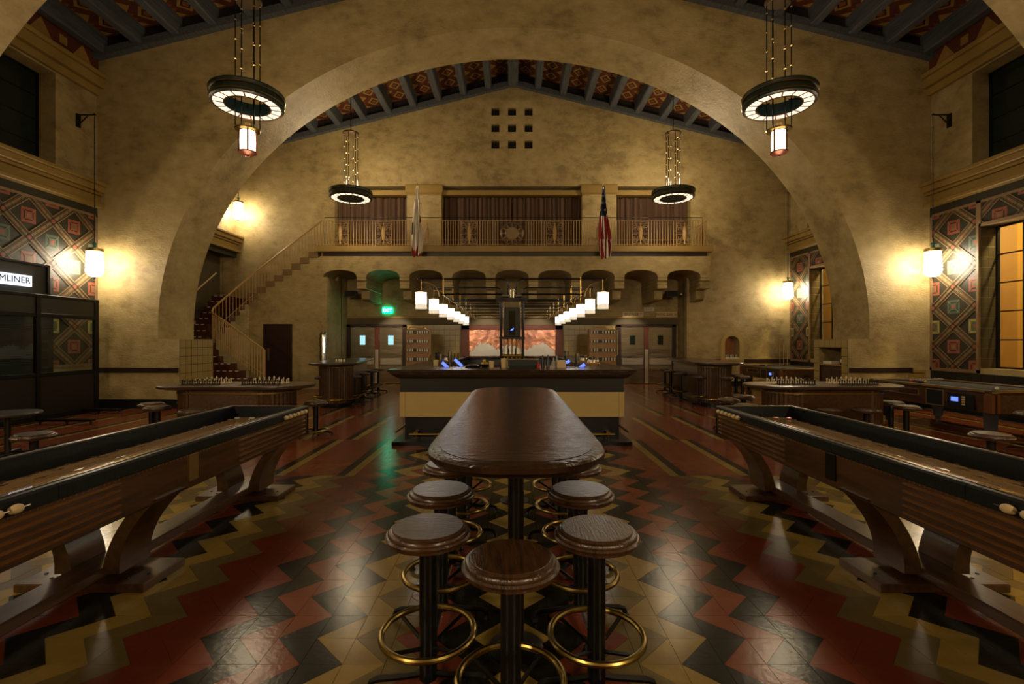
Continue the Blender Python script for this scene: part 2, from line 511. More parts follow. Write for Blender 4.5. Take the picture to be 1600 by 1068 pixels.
# pier tiles
def tile_mesh(w, h, d, m, name='wall_tile'):
    b = MB().bbox(0, d, 0, w, 0, h, .003)
    return b.build(name, m)
first = None
for sg in (-1, 1):
    x = XC + sg * 7.8
    if sg < 0: MB().box(x - .01, x + .003, A2F + .004, A2B - .004, 0, 1.61).build('grout_bed', GROUT, arch)
    else: MB().box(x - .003, x + .01, A2F + .004, A2F + .15, 0, 1.61).box(x - .003, x + .01, A2B - .15, A2B - .004, 0, 1.61).box(x - .003, x + .01, A2F + .15, A2B - .15, 1.47, 1.61).build('grout_bed', GROUT, arch)
    for k in range(6):
        for j in range(8):
            y0, z0 = A2F + .01 + k * .207, .01 + j * .2005
            if sg > 0 and 1 <= k <= 4 and j <= 6: continue
            if first is None:
                first = MB().bbox(-.010, .006, .003, .198, .003, .192, .003).build('wall_tile', CREAM_TILE, arch)
                o = first
            else:
                o = first.copy(); COL.objects.link(o)
            o.location = (x, y0, z0)
# dark bands and skirting on the arch wall
for a, b_ in ((XL, XC - 7.82), (XC + 7.82, XC + 9.3)):
    struct(MB().bbox(a, b_, A2F - .02, A2F + .01, .83, .95, .004).build('trim_1', DARK_BAND))
for a, b_ in ((XL, XC - 7.8), (XC + 7.8, XR)):
    struct(MB().bbox(a, b_, A2F - .03, A2F + .01, -.01, .22, .006).build('baseboard_arch', BASE_TILE))
    struct(MB().bbox(a if a < 0 else XC + 7.9, (XC - 7.9) if a < 0 else b_, A2F - .016, A2F, 1.60, 1.64, .004).build('trim_2', PLASTER2)) if False else None
# wall vent in the right arch wall
vt = thing('wall_vent', 'flat plaster access hatch low on right arch pier wall', 'vent', (9.45, A2F - .005, .7))
MB().bbox(-.2, .2, -.01, .0, -.1, .2, .003).build('hatch_panel', PLASTER2, vt)
MB().box(-.16, .16, -.014, -.005, .12, .135).build('slot', DARK_BAND, vt)

# end wall
def rect(x0, x1, z0, z1): return [(x0, z0), (x1, z0), (x1, z1), (x0, z1)]
holes = []
for ix in range(3):
    for iz in range(3):
        c = px(774 + 26 * ix, 174.3 + 25.7 * iz, YE); h = .14
        holes.append(rect(c.x - h, c.x + h, c.z - h, c.z + h))
UPO = (-6.22, 6.27, 4.55, 7.02)
holes.append(rect(*UPO))
outer = [(XL - .6, -.1), (-6.10, -.1), (-6.10, 4.35), (6.14, 4.35), (6.14, -.1), (XR + .6, -.1), (XR + .6, 9.2), (XC, 11.4), (XL - .6, 9.2)]
NR = (7.72, .97, .26, 1.50)     # niche in the end wall, x, sill z, half width, spring z
def nichepoly(cx, z0, hw, zs, n=10):
    return [(cx - hw, z0), (cx + hw, z0)] + [(cx + hw * cos(pi * k / n), zs + hw * sin(pi * k / n)) for k in range(n + 1)]
holes.append(nichepoly(*NR))
wend = struct(MB().prism(outer, 'y', YE, YE + .35, holes=holes).build('wall_end', PLASTER))
MB().box(NR[0] - .35, NR[0] + .35, YE + .34, YE + .4, .8, 1.9).build('niche_back', COPPER, wend)
for hh in holes[:9]:
    (x0, z0), _, (x1, z1), _ = hh
    v = MB().box(x0, x1, YE + .2, YE + .22, z0, z1)
    for k in range(1, 5): v.box(x0, x1, YE + .15, YE + .17, z0 + k * .056 - .006, z0 + k * .056 + .006)
    for k in range(1, 5): v.box(x0 + k * .056 - .006, x0 + k * .056 + .006, YE + .14, YE + .16, z0, z1)
    v.build('vent_grille', CEIL_DK, wend)
nf = MB().prism(nichepoly(NR[0], .9, .40, 1.50, 14), 'y', YE - .03, YE, holes=[nichepoly(NR[0], .97, .26, 1.50, 14)])
nf.build('niche_surround', CREAM_P, wend)
nf = MB().prism(nichepoly(-8.9, .9, .34, 1.30, 14), 'y', YE - .33, YE - .3, holes=[nichepoly(-8.9, .97, .26, 1.3, 14)])
struct(MB().bbox(6.3, 7.3, YE - .03, YE, .83, .95, .004).build('trim_3', DARK_BAND))
struct(MB().bbox(8.15, XR, YE - .03, YE, .83, .95, .004).build('trim_4', DARK_BAND))
struct(MB().bbox(6.14, XR, YE - .03, YE, -.01, .2, .004).build('baseboard_end', BASE_TILE))
# alcove behind the bar
alc = MB().box(-6.4, 6.45, YA, YA + .2, -.1, 4.6)
alc.box(-6.4, -6.10, YE + .3, YA + .1, -.1, 4.6).box(6.14, 6.45, YE + .3, YA + .1, -.1, 4.6)
struct(alc.build('wall_alcove', PLASTER))
struct(MB().bbox(-6.1, 6.14, YA - .06, YA + .02, 2.42, 2.50, .01).build('trim_5', PLASTER2))
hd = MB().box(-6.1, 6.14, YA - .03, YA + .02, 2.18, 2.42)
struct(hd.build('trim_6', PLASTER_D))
# cream tile fields either side of the hearth
for a, b_ in ((-3.9, -1.9), (1.9, 3.75)):
    t = MB(); nx = int((b_ - a) / .2)
    for i in range(nx):
        for j in range(11):
            t.bbox(a + i * .2 + .002, a + i * .2 + .198, YA - .03, YA, j * .2 + .002, j * .2 + .198, .004)
    tag(struct(t.build('wall_tiling', CREAM_TILE)), kind='structure')

# side walls -----------------------------------------------------------------
def side_wall(sg, name, bay_openings):
    X = XL if sg < 0 else XR
    poly = [(YR, -.1), (YE + .3, -.1), (YE + .3, 9.2), (YR, 9.2)]
    hs = [[(a, c), (b_, c), (b_, d), (a, d)] for a, b_, c, d in bay_openings]
    return struct(MB().prism(poly, 'x', X if sg > 0 else X - .42, X + .42 if sg > 0 else X, holes=hs).build(name, PLASTER))
WIN_LO = (7.4, 10.03, 1.00, 3.96)
WIN_LO2 = (13.0, 15.75, 1.00, 3.96)
WIN_UP = (7.4, 10.2, 5.25, 7.25)
WIN_UP2 = (13.2, 15.9, 5.25, 7.25)
wl = side_wall(-1, 'wall_left', [WIN_UP, (13.6, YE - .02, 2.2, 4.66)])
wr = side_wall(1, 'wall_right', [WIN_LO, WIN_LO2, WIN_UP, WIN_UP2])
struct(MB().box(XL - .6, XR + .6, YR - .3, YR, -.1, 11.4).build('wall_rear', PLASTER))
# stair room beyond the left wall
sr = MB().box(-10.45, -10.25, 13.0, YE + .4, 0, 5.2).box(-10.45, XL - .42, YE + .2, YE + .4, 0, 5.2).box(-10.45, XL - .42, 13.0, 13.2, 0, 5.2)
sr.box(-10.45, XL - .42, 13.0, YE + .4, 5.0, 5.2)
struct(sr.build('wall_stairwell', PLASTER_D))

def window(n, sg, o, rows, cols, glassm, reveal=.36, beyond=None):
    X = (XL - reveal) if sg < 0 else (XR + reveal)
    y0, y1, z0, z1 = o
    w = struct(thing('window_%d' % n, None, None, (X, 0, 0)))
    fr = MB(); t = .035
    fr.box(-.03, .03, y0, y1, z0, z0 + t).box(-.03, .03, y0, y1, z1 - t, z1).box(-.03, .03, y0, y0 + t, z0, z1).box(-.03, .03, y1 - t, y1, z0, z1)
    fr.build('window_frame', BLACK_M, w)
    for k in range(1, rows):
        z = z0 + (z1 - z0) * k / rows
        MB().box(-.018, .018, y0 + t, y1 - t, z - .012, z + .012).build('glazing_bar', BLACK_M, w)
    for k in range(1, cols):
        y = y1 - (y1 - y0) * k / cols
        MB().box(-.018, .018, y - .012, y + .012, z0 + t, z1 - t).build('glazing_bar', BLACK_M, w)
    for i in range(rows):
        for j in range(cols):
            dz = (z1 - z0) / rows; dy = (y1 - y0) / cols
            MB().box(-.004, .004, y0 + j * dy + .012, y0 + (j + 1) * dy - .012, z0 + i * dz + .012, z0 + (i + 1) * dz - .012).build('pane', glassm, w)
    return w
window(1, 1, WIN_LO, 5, 5, GLASS)
window(2, 1, WIN_LO2, 5, 5, GLASS)
window(3, 1, WIN_UP, 4, 3, DARKGLASS, reveal=.38)
window(4, -1, WIN_UP, 4, 3, DARKGLASS, reveal=.38)
window(5, 1, WIN_UP2, 4, 3, DARKGLASS, reveal=.38)
# tiled reveals of the lower right windows: each tile its own piece
REV = mat('reveal_tile', '4a4232', .3, var=.2, scale=5)
rt = None
for o in (WIN_LO, WIN_LO2):
    for j in range(14):
        for k in range(2):
            z = o[2] + j * .2115
            if rt is None: rt = MB().bbox(0, .158, -.008, 0, .002, .208, .003).build('reveal_tile', REV, wr); t_ = rt
            else: t_ = rt.copy(); COL.objects.link(t_)
            t_.location = (XR + .01 + k * .162, o[1] + .004, z)
# lit yard beyond the right windows
YEL = mat('yard_yellow_wall', 'b0853a', .6, var=.12, scale=.8)
TEALW = mat('yard_teal_wall', '3a7180', .5, var=.2, scale=1)
for n_, (ye, lab) in enumerate(((10.97, 'near'), (16.6, 'far'))):
    yd = struct(MB().box(11.55, 12.4, ye, ye + 1.9, -.1, 5.0).build('wall_yard_pier', YEL))
yd = MB().box(14.0, 14.2, 5, 24, -.1, 6.0, 1).box(13.6, 14.0, 5, 24, 3.0, 3.3, 0).box(13.9, 14.0, 5, 24, 4.3, 6, 0).box(12.3, 12.5, 5, 24, .0, 1.15, 0).box(13.2, 14.0, 5, 24, 1.1, 1.4, 0)
struct(yd.build('wall_yard', [YEL, TEALW]))
struct(MB().box(10.2, 14.3, 4, 24, -.25, -.1).build('floor_yard', T_RED))
for i, y in enumerate((8.6, 14.2)):
    l = bpy.data.lights.new('yard_lamp', 'POINT'); l.energy = 620; l.color = (1, .66, .26); l.shadow_soft_size = .12
    o = bpy.data.objects.new('yard_lamp', l); o.location = (10.75, y, 4.9); COL.objects.link(o)

# cornices, frieze
def cornice(sg, z0, z1, y0, y1, n, steps):
    X = XL if sg < 0 else XR
    m = MB()
    for a, b_, d in steps:
        za, zb = z0 + (z1 - z0) * a, z0 + (z1 - z0) * b_
        xs = sorted((X, X - sg * d)); m.bbox(xs[0], xs[1], y0, y1, za, zb, .012)
    return struct(m.build('trim_%d' % n, PLASTER2))
for sg in (-1, 1):
    for (y0, y1) in ((A1B, A2F), (A2B, YE)):
        cornice(sg, 7.28, 7.76, y0, y1, 7, ((0, .35, .10), (.35, .8, .20), (.8, 1, .26)))
        cornice(sg, 4.66, 5.22, y0, y1, 8, ((0, .16, .20), (.16, .5, .10), (.5, .62, .16), (.62, .86, .24), (.86, 1, .30)))
        X = XL if sg < 0 else XR
        struct(MB().box(*sorted((X, X - sg * .03)), y0, y1, 4.50, 4.66).build('trim_9', PAINT_DK))
        # painted frieze under the roof
        xs = X - sg * .05
        fr = MB(); fr.box(*sorted((X, xs)), y0, y1, 7.76, 8.35, 0)
        k = 0; y = y0 + .1
        while y < y1 - .4:
            e = xs - sg * .006
            if k % 2 == 0: p = [(y, 7.86), (y + .5, 7.86), (y + .25, 8.22)]
            else: p = [(y + .1, 7.95), (y + .28, 7.95), (y + .28, 8.13), (y + .1, 8.13)]
            fr.prism(p, 'x', xs, e, 1); y += .55 if k % 2 == 0 else .4; k += 1
        struct(fr.build('trim_10', [CEIL_RED, CEIL_YEL]))

# painted lattice panels on the side walls
def mural(sg, y0, y1, z0, z1, yc, zc0, X=None, parent=None):
    X = (XL if sg < 0 else XR) if X is None else X
    W, H = .50, .44            # half lattice cell
    m = MB(); mats = [PAINT_BRN, PAINT_TAN, PAINT_DK, PAINT_RED, PAINT_TEAL, PAINT_YEL, PAINT_GRN]
    def put(poly, mi, lay):
        q = clip_poly(poly, y0, y1, z0, z1)
        if len(q) >= 3:
            x = X - sg * (.006 + .0022 * lay)
            m.add([(x, p[0], p[1]) for p in q], [tuple(range(len(q)))], mi)
    m.box(*sorted((X, X - sg * .005)), y0, y1, z0, z1, 0)
    i0, i1 = int((y0 - yc) / W) - 2, int((y1 - yc) / W) + 2
    j0, j1 = int((z0 - zc0) / H) - 2, int((z1 - zc0) / H) + 2
    for i in range(i0, i1 + 1):
        for j in range(j0, j1 + 1):
            if (i + j) % 2: continue
            cy_, cz = yc + i * W, zc0 + j * H
            put([(cy_ + W * .74, cz), (cy_, cz + H * .74), (cy_ - W * .74, cz), (cy_, cz - H * .74)], 2, 1)
            kind = (j // 1 + (i * 3)) % 4 if i % 2 == 0 else (j + i * 5 + 1) % 4
            P4 = ((4, 2, 4, 3), (5, 6, 4, 3), (3, 2, 3, 6), (3, 2, 3, 1))
            pal = P4[(j - i) // 2 % 4] if i % 2 == 0 else (P4[2], P4[0], P4[3], P4[1])[j // 2 % 4]
            for q, (s_, c_) in enumerate(((.150, pal[0]), (.100, pal[1]), (.075, pal[2]), (.038, pal[3]))):
                put([(cy_ - s_, cz - s_), (cy_ + s_, cz - s_), (cy_ + s_, cz + s_), (cy_ - s_, cz + s_)], c_, 2 + q)
            for ax, az in ((1, 1), (1, -1), (-1, 1), (-1, -1)):     # mitre strokes
                put([(cy_ + ax * .055, cz + az * .065), (cy_ + ax * .065, cz + az * .055), (cy_ + ax * .145, cz + az * .135), (cy_ + ax * .135, cz + az * .145)], 1, 6)
            # lattice band pieces on the two upper edges of this diamond
            for s_ in (-1, 1):
                a = Vector((cy_ + s_ * W, cz)); b = Vector((cy_, cz + H)); d = (b - a).normalized(); n_ = Vector((-d.y, d.x))
                for off, wd, c_, lay in ((0, .085, 1, 7 if s_ > 0 else 8), (.055, .009, 2, 9), (-.055, .009, 2, 9), (.032, .006, 2, 9), (-.032, .006, 2, 9)):
                    p = [a + n_ * (off + wd), b + n_ * (off + wd), b + n_ * (off - wd), a + n_ * (off - wd)]
                    put([tuple(v) for v in p], c_, lay)
                mid = (a + b) / 2
                for dd in (-.13, 0, .13):
                    c2 = mid + d * dd
                    put([tuple(c2 + d * .03), tuple(c2 + n_ * .02), tuple(c2 - d * .03), tuple(c2 - n_ * .02)], 3 if dd == 0 else 6, 10)
            put([(cy_ + W - .05, cz), (cy_ + W, cz + .05), (cy_ + W + .05, cz), (cy_ + W, cz - .05)], 3, 11)
    # tan border
    for a, b_, c, d in ((y0, y1, z0, z0 + .06), (y0, y1, z1 - .05, z1), (y0, y0 + .05, z0, z1), (y1 - .05, y1, z0, z1)):
        x = X - sg * .035; m.box(*sorted((X, x)), a, b_, c, d, 1)
    o = m.build('mural_panel', mats, parent, fix=False)
    return o
mural(1, 10.03, A2F, .90, 4.50, 10.62, 2.33, parent=wr)
mural(1, A1B, 10.03, 3.96, 4.50, 10.62, 2.33, parent=wr)
mural(1, 15.75, YE, .90, 4.50, 16.3, 2.33, parent=wr)
mural(1, A2B, 15.75, 3.96, 4.50, 16.3, 2.33, parent=wr)
mural(-1, A1B, A2F, 1.0, 4.50, 10.62, 2.33, parent=wl)
for (y0, y1) in ((A1B, A2F), (A2B, YE)):
    w = MB(); y = y0
    while y < y1 - .05:
        for j in range(4): w.bbox(XR - .02, XR, y + .003, min(y + .28, y1) - .003, j * .222 + .003, j * .222 + .219, .004)
        y += .28
    struct(w.build('baseboard_right', BASE_TILE))
struct(MB().bbox(XL, XL + .03, A1B, A2F, -.01, .22, .005).build('baseboard_left', BASE_TILE))

# ------------------------------------------------------------------ roof
roof = MB()
for sg in (-1, 1):
    pts = [(XC, 10.97), (XC + sg * 10.5, 10.97 - .2486 * 10.5), (XC + sg * 10.5, 11.3 - .2486 * 10.5), (XC, 11.3)]
    roof.prism(pts, 'y', YR - .3, YE + .4)
ceil = struct(roof.build('ceiling', CEIL_RED))
slope = -.2486; nrm = sqrt(1 + slope * slope)
def on_ceiling(sg, u, y, drop): return (XC + sg * u, y, 10.97 - .2486 * u - drop)
bays = [(YR, -.46), (.80, A1F), (A1B, A2F), (A2B, YE)]
pur = None
SP = .867
for bi, (y0, y1) in enumerate(bays):
    for k in range(-11, 12):
        u = abs(k) * SP; sg = 1 if k >= 0 else -1
        wdt = .11 if k else .17
        zt = 10.97 - .2486 * u
        m = MB(); x = XC + sg * u
        d = .40 if k else .50
        m.prism([(x - wdt, zt - d + .03), (x - wdt + .03, zt - d), (x + wdt - .03, zt - d), (x + wdt, zt - d + .03), (x + wdt, zt + .05), (x - wdt, zt + .05)], 'y', y0, y1)
        m.build('roof_beam', WOOD_BEAM, ceil)
    # painted boards between the beams
    if bi == 0: continue
    pm = MB()
    for k in range(-11, 11):
        sg = 1 if k >= 0 else -1
        uc = (k + .5) * SP if k >= 0 else -(k + .5) * SP
        hw = SP / 2 - .11
        y = y0 + .05; q = 0
        PIT = .62
        def quad(pts, mi, lay):
            v = []
            for du, yy in pts:
                if yy < y0: yy = y0
                if yy > y1: yy = y1
                v.append(on_ceiling(sg, uc + du, yy, .004 + .003 * lay))
            pm.add(v, [tuple(range(len(v)))], mi)
        n = int((y1 - y0) / PIT) + 1
        off = (y1 - y0) - n * PIT
        for q in range(n):
            yc = y1 - (q + .5) * PIT - .12
            if yc - .3 < y0: break
            a, b_ = hw * .62, .25
            # ochre diamond frame, dark heart
            for s0_, mi, lay in ((1.0, 0, 1), (.62, 1, 2), (.40, 2, 3)):
                quad([(a * s0_, yc), (0, yc + b_ * s0_), (-a * s0_, yc), (0, yc - b_ * s0_)], mi, lay)
            for s1 in (-1, 1):
                for s2 in (-1, 1):
                    quad([(s1 * hw, yc + s2 * .31), (s1 * hw, yc + s2 * .15), (s1 * hw * .45, yc + s2 * .31)], 0, 1)
                    quad([(s1 * hw, yc + s2 * .02), (s1 * hw, yc + s2 * .12), (s1 * hw * .72, yc + s2 * .07)], 3, 1)
    tag(pm.build('painted_boards', [CEIL_YEL, CEIL_DK, CEIL_ORG, CEIL_ORG], ceil, fix=False), kind='stuff')
# wall-head trims along the arch faces and the end wall
for y0, y1 in ((A2F - .16, A2F), (YE - .16, YE), (A1B, A1B + .16), (A2B, A2B + .16)):
    m = MB()
    for sg in (-1, 1):
        m.prism([(XC, 10.5), (XC + sg * 9.75, 10.5 - .2486 * 9.75), (XC + sg * 9.75, 10.68 - .2486 * 9.75), (XC, 10.68)], 'y', y0, y1)
    struct(m.build('trim_11', WOOD_BEAM))
    m = MB()
    for sg in (-1, 1):
        m.prism([(XC, 10.68), (XC + sg * 9.75, 10.68 - .2486 * 9.75), (XC + sg * 9.75, 10.99 - .2486 * 9.75), (XC, 10.99)], 'y', y0 + (.10 if y0 < y1 and y1 in (A2F, YE) else 0), y1)
    struct(m.build('trim_12', CEIL_DK))

# ------------------------------------------------------------------ balcony
BXL, BXR = -6.38, 6.59
zb0, zb1 = 3.68, 4.37
fas = [(-6.32, zb0)]
ARC = 1.10; SPC = 67.25 * YB / FPX
cxs = [(531 - 800) * YB / FPX + i * SPC for i in range(9)]
for c in cxs:
    for k in range(13):
        t = pi * (1 - k / 12)
        ct, st = cos(t), sin(t)
        ex = abs(ct) ** .85 * (1 if ct >= 0 else -1); ez = st ** .85
        fas.append((c + ARC / 2 * ex, zb0 + .24 * ez))
fas += [(6.53, zb0), (6.53, zb1), (-6.32, zb1)]
bal = struct(MB().prism(fas, 'y', YB, YA + .05).build('wall_balcony', PLASTER))
gaps = [(cxs[i] + ARC / 2, cxs[i + 1] - ARC / 2) for i in range(8)] + [(cxs[8] + ARC / 2, 6.53)]
for i, (a, b_) in enumerate(gaps):
    m = MB()
    for (yo, za, zb) in ((0, 3.56, 3.68), (.04, 3.42, 3.56), (.02, 3.30, 3.42)):
        m.bbox(a + .0, b_ - .0, YB + yo, YA, za, zb + .001, .02)
    # rounded lower bracket
    pr_ = [(YA, 2.95), (YB + .62, 2.95), (YB + .50, 3.0), (YB + .46, 3.12), (YB + .46, 3.30), (YA, 3.30)]
    m.prism(pr_, 'x', a + .02, b_ - .02)
    m.build('corbel', PLASTER, bal)
sl = MB().bbox(BXL, BXR, YB - .10, YE + .6, 4.50, 4.71, .02)
sl.box(-6.30, 6.5, YB + .04, YE + .4, 4.36, 4.51)
sl.build('balcony_slab', PLASTER2, bal)
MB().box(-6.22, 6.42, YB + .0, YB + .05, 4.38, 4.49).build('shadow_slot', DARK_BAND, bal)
# recess behind the balcony
rc = MB().box(-6.5, 6.5, YE + 1.1, YE + 1.3, 4.5, 7.4)
rc.box(-6.5, -6.22, YE + .3, YE + 1.2, 4.5, 7.4).box(6.27, 6.5, YE + .3, YE + 1.2, 4.5, 7.4).box(-6.5, 6.5, YE + .3, YE + 1.2, 7.02, 7.3)
rc.box(-6.5, 6.5, YE + .3, YE + 1.2, 4.4, 4.7)
struct(rc.build('wall_gallery', PLASTER))
struct(MB().bbox(UPO[0], UPO[1], YE + .06, YE + .35, 6.72, 6.90, .01).build('trim_13', PLASTER2))
for x0, x1 in ((-3.73, -2.45), (2.42, 3.68)):
    struct(MB().bbox(x0 + .04, x1 - .02, YE - .03, YE + .5, 4.7, 6.72, .01).build('wall_pier', PLASTER))
    struct(MB().bbox(x0, x1 + .02, YE - .09, YE + .5, 6.74, 7.06, .03).bbox(x0 + .02, x1, YE - .06, YE + .5, 6.69, 6.74, .01).build('trim_14', PLASTER2))
def curtain(x0, x1, label):
    n = int((x1 - x0) / .018); vs = []; zz = (4.72, 5.4, 6.1, 6.72)
    rnd = random.Random(int(x0 * 100))
    ph = [rnd.uniform(0, 6) for _ in range(4)]
    for j, z in enumerate(zz):
        for k in range(n + 1):
            x = x0 + (x1 - x0) * k / n
            y = YE + .42 + .035 * sin(x * 41 + ph[0] + .2 * j) + .03 * sin(x * 17 + ph[1] + .3 * j) + .018 * sin(x * 67 + ph[2])
            vs.append((x, y, z))
    fs = [(j * (n + 1) + k, j * (n + 1) + k + 1, (j + 1) * (n + 1) + k + 1, (j + 1) * (n + 1) + k) for j in range(3) for k in range(n)]
    o = MB().add(vs, fs, 0, True).build('curtain', CURTAIN, fix=False)
    return tag(o, label, 'curtain')
curtain(-6.2, -3.72, 'left brown pleated curtain behind balcony, left of the cream pier')
curtain(-2.45, -.02, 'left half of the wide brown pleated curtain at balcony centre')
curtain(.02, 2.42, 'right half of the wide brown pleated curtain at balcony centre')
curtain(3.68, 6.25, 'right brown pleated curtain behind balcony, right of the cream pier')

# balustrade
bl = thing('balustrade', 'cream metal balcony railing with spindle ornaments and round medallion', 'railing', (0, YB + .02, 4.71))
BX0, BX1 = (505 - 800) * YB / FPX, (1105 - 800) * YB / FPX
RT = .84
MB().box(BX0, BX1, -.012, .012, RT - .012, RT).build('top_rail', RAIL_M, bl)
MB().box(BX0, BX1, -.01, .01, .05, .062).box(BX0, BX1, -.008, .008, .20, .208).build('bottom_rail', RAIL_M, bl)
MB().path([(BX0, .12, 0), (BX0, .12, .97), (BX1 - .1, .12, .97), (BX1 - .1, .12, 0)], .012, 5).build('upper_rail', BLACK_M, bl)
MB().box(BX1 - .012, BX1 + .012, 0, .95, RT - .015, RT).box(BX1 - .01, BX1 + .01, 0, .95, .05, .065).build('side_rail', RAIL_M, bl)
orn_x = [(x - 800) * YB / FPX for x in (531, 599, 667, 733, 867, 935, 1001, 1070)]
ORN = None
for x in orn_x:
    if ORN is None:
        m = MB().lathe([(.0, .05), (.035, .08), (.02, .16), (.055, .26), (.07, .42), (.055, .58), (.02, .68), (.035, .74), (.0, .79)], n=8)
        for s1 in (-1, 1):
            for s2 in (-1, 1):
                for a, r_ in ((.06, .16), (.14, .20), (.22, .24)):
                    pts = []
                    for q in range(8):
                        t = q / 7 * 4.2
                        rr = .075 * (1 - q / 12)
                        cx_, cz_ = s1 * (.10 + r_ * .45), .42 + s2 * (a + .07)
                        pts.append((cx_ + s1 * rr * -cos(t), 0, cz_ + s2 * rr * sin(t)))
                    m.path([(0, 0, .42 + s2 * a * .7)] + pts, .007, 4)
        for s in (-.27, .27): m.box(s - .01, s + .01, -.01, .01, 0, RT)
        for z in (.05, .1, .40, .44, .74, .79): m.box(-.27, .27, -.005, .005, z - .004, z + .004)
        ORN = m.build('ornament_panel', RAIL_M, bl, (x, 0, 0)); o = ORN
    else:
        o = ORN.copy(); COL.objects.link(o); o.location = (x, 0, 0)
BAR = None
edges = [BX0 - .27 + .27] + orn_x + [BX1]
xs = []
def fill(a, b_):
    n = max(1, round((b_ - a) / .088))
    for k in range(1, n): xs.append(a + (b_ - a) * k / n)
mid = orn_x[:4] + [0.0] + orn_x[4:]
fill(BX0, mid[0] - .27)
for a, b_ in zip(mid[:-1], mid[1:]):
    fill(a + (.27 if a else .38), b_ - (.27 if b_ else .38))
fill(mid[-1] + .27, BX1); xs += [BX0, BX1]
for i, x in enumerate(xs):
    if BAR is None:
        BAR = MB().box(-.009, .009, -.009, .009, 0, RT).build('baluster', RAIL_M, bl, (x, 0, 0))
    else:
        o = BAR.copy(); COL.objects.link(o); o.location = (x, 0, 0)
for k in range(1, 9):
    o = BAR.copy(); COL.objects.link(o); o.location = (BX1, k * .11, 0)
    o = BAR.copy(); COL.objects.link(o); o.location = (BX0 - 0, k * .11, 0) if k < 1 else (BX1, k * .11, 0)
    if k: bpy.data.objects.remove(o)
md = MB()
def ring_xz(m, r, t, n=32, c=(0, .42)):
    m.path([(c[0] + r * cos(2 * pi * i / n), 0, c[1] + r * sin(2 * pi * i / n)) for i in range(n)], t, 5, 0, True)
ring_xz(md, .37, .014); ring_xz(md, .34, .008); ring_xz(md, .21, .012)
md.prism([(.2 * cos(2 * pi * i / 24), .42 + .2 * sin(2 * pi * i / 24)) for i in range(24)], 'y', -.008, .008)
for k in range(12):
    t = 2 * pi * k / 12
    for dt in (-.07, 0, .07):
        md.tube((.22 * cos(t + dt), 0, .42 + .22 * sin(t + dt)), (.34 * cos(t + dt * .6), 0, .42 + .34 * sin(t + dt * .6)), .006, 4)
md.build('medallion', mat('medallion_metal', '7d6a4c', .4, metal=.5), bl)

# ------------------------------------------------------------------ staircase on the left
st = thing('staircase', 'dark red tiled staircase turning up from hall floor to balcony', 'stairs', (0, 0, 0))
RISE = .19
NOSE = WHITE_P
def rightb(k):
    tab = [-6.9, -7.0, -7.15, -7.45, -7.8, -8.3, -8.55, -8.75]
    return tab[k] if k < 8 else -9.0 if k < 10 else -9.2
TREAD = mat('stair_red_tile', '4a2114', .35, var=.25, scale=5)
for k in range(16):
    y0 = 12.62 + .19 * k; z1 = RISE * (k + 1)
    m = MB().box(XL + .01, rightb(k), y0, y0 + .24 if k < 15 else YE - .02, max(0, z1 - RISE * 1.4), z1, 0)
    m.build('step', TREAD, st)
    nb = MB(); x = XL + .9 if k < 7 else XL + .12
    while x < rightb(k) - .1:
        nb.box(x, x + .09, y0 - .004, y0 + .02, z1 - .022, z1 + .001); x += .17
    if nb.v: nb.build('nosing_studs', NOSE, st)
    if k < 8:
        MB().box(XL + .02, rightb(k) - .02, y0 + .01, YE - .02 if k == 0 else y0 + .3, 0, z1 - RISE * .9).build('step_core', DARK_BAND, st)
# upper flight to the balcony, and the solid wall under it
profile = []                       # (x, ztop) stair profile seen from the hall
X = -6.38; z = 4.52
ups = []
for k in range(8):
    ups.append((X - .285, X, z)); X -= .285; z -= .193
lows = []
yf = YB
for k in range(7):
    lows.append((X, z, yf)); z -= .193; yf -= .13; X -= .075
for (x0, x1, zt) in ups:
    MB().bbox(x0 - .02, x1, YB - .02, YE - .02, zt - .20, zt, .006).build('step', mat('upper_step', '7a6240', .5), st)
    MB().box(x0, x1, YB + .01, YE - .02, zt - .5, zt - .19).build('step_core', PLASTER, st)
poly = [(ups[-1][0], -.02)] + [(ups[-1][0], ups[-1][2] - .2)]
for (x0, x1, zt) in reversed(ups): poly += [(x0, zt - .2), (x1, zt - .2)]
poly += [(-6.321, 4.36), (-6.321, -.02)]
doorh = [(-8.12, .0), (-7.27, .0), (-7.27, 2.10), (-8.12, 2.10)]
poly2 = []
for p in poly:
    if not poly2 or (abs(poly2[-1][0] - p[0]) + abs(poly2[-1][1] - p[1])) > 1e-4: poly2.append(p)
MB().prism(poly2, 'y', YB, YB + .2).build('side_wall', PLASTER, st)
MB().box(-6.321, -6.10, YB, YE - .005, 0, 3.68).build('side_wall', PLASTER, st)
xl0 = ups[-1][0]
for k, (x, zt, y) in enumerate(lows):
    x2 = x - .075; y2 = y - .13
    # winder: wedge from the inner edge to the left wall
    m = MB().prism([(x, y), (x2, y2), (-9.25, y2 + .10), (-9.25, YE - .02), (x, YE - .02)], 'z', zt - .2, zt)
    m.build('step', TREAD, st)
    MB().prism([(x + .001, y), (x2 - .001, y2), (x2 - .001, y2 + .12), (x + .001, y + .12)], 'z', 0, zt - .19).build('stair_skirt', PLASTER, st)
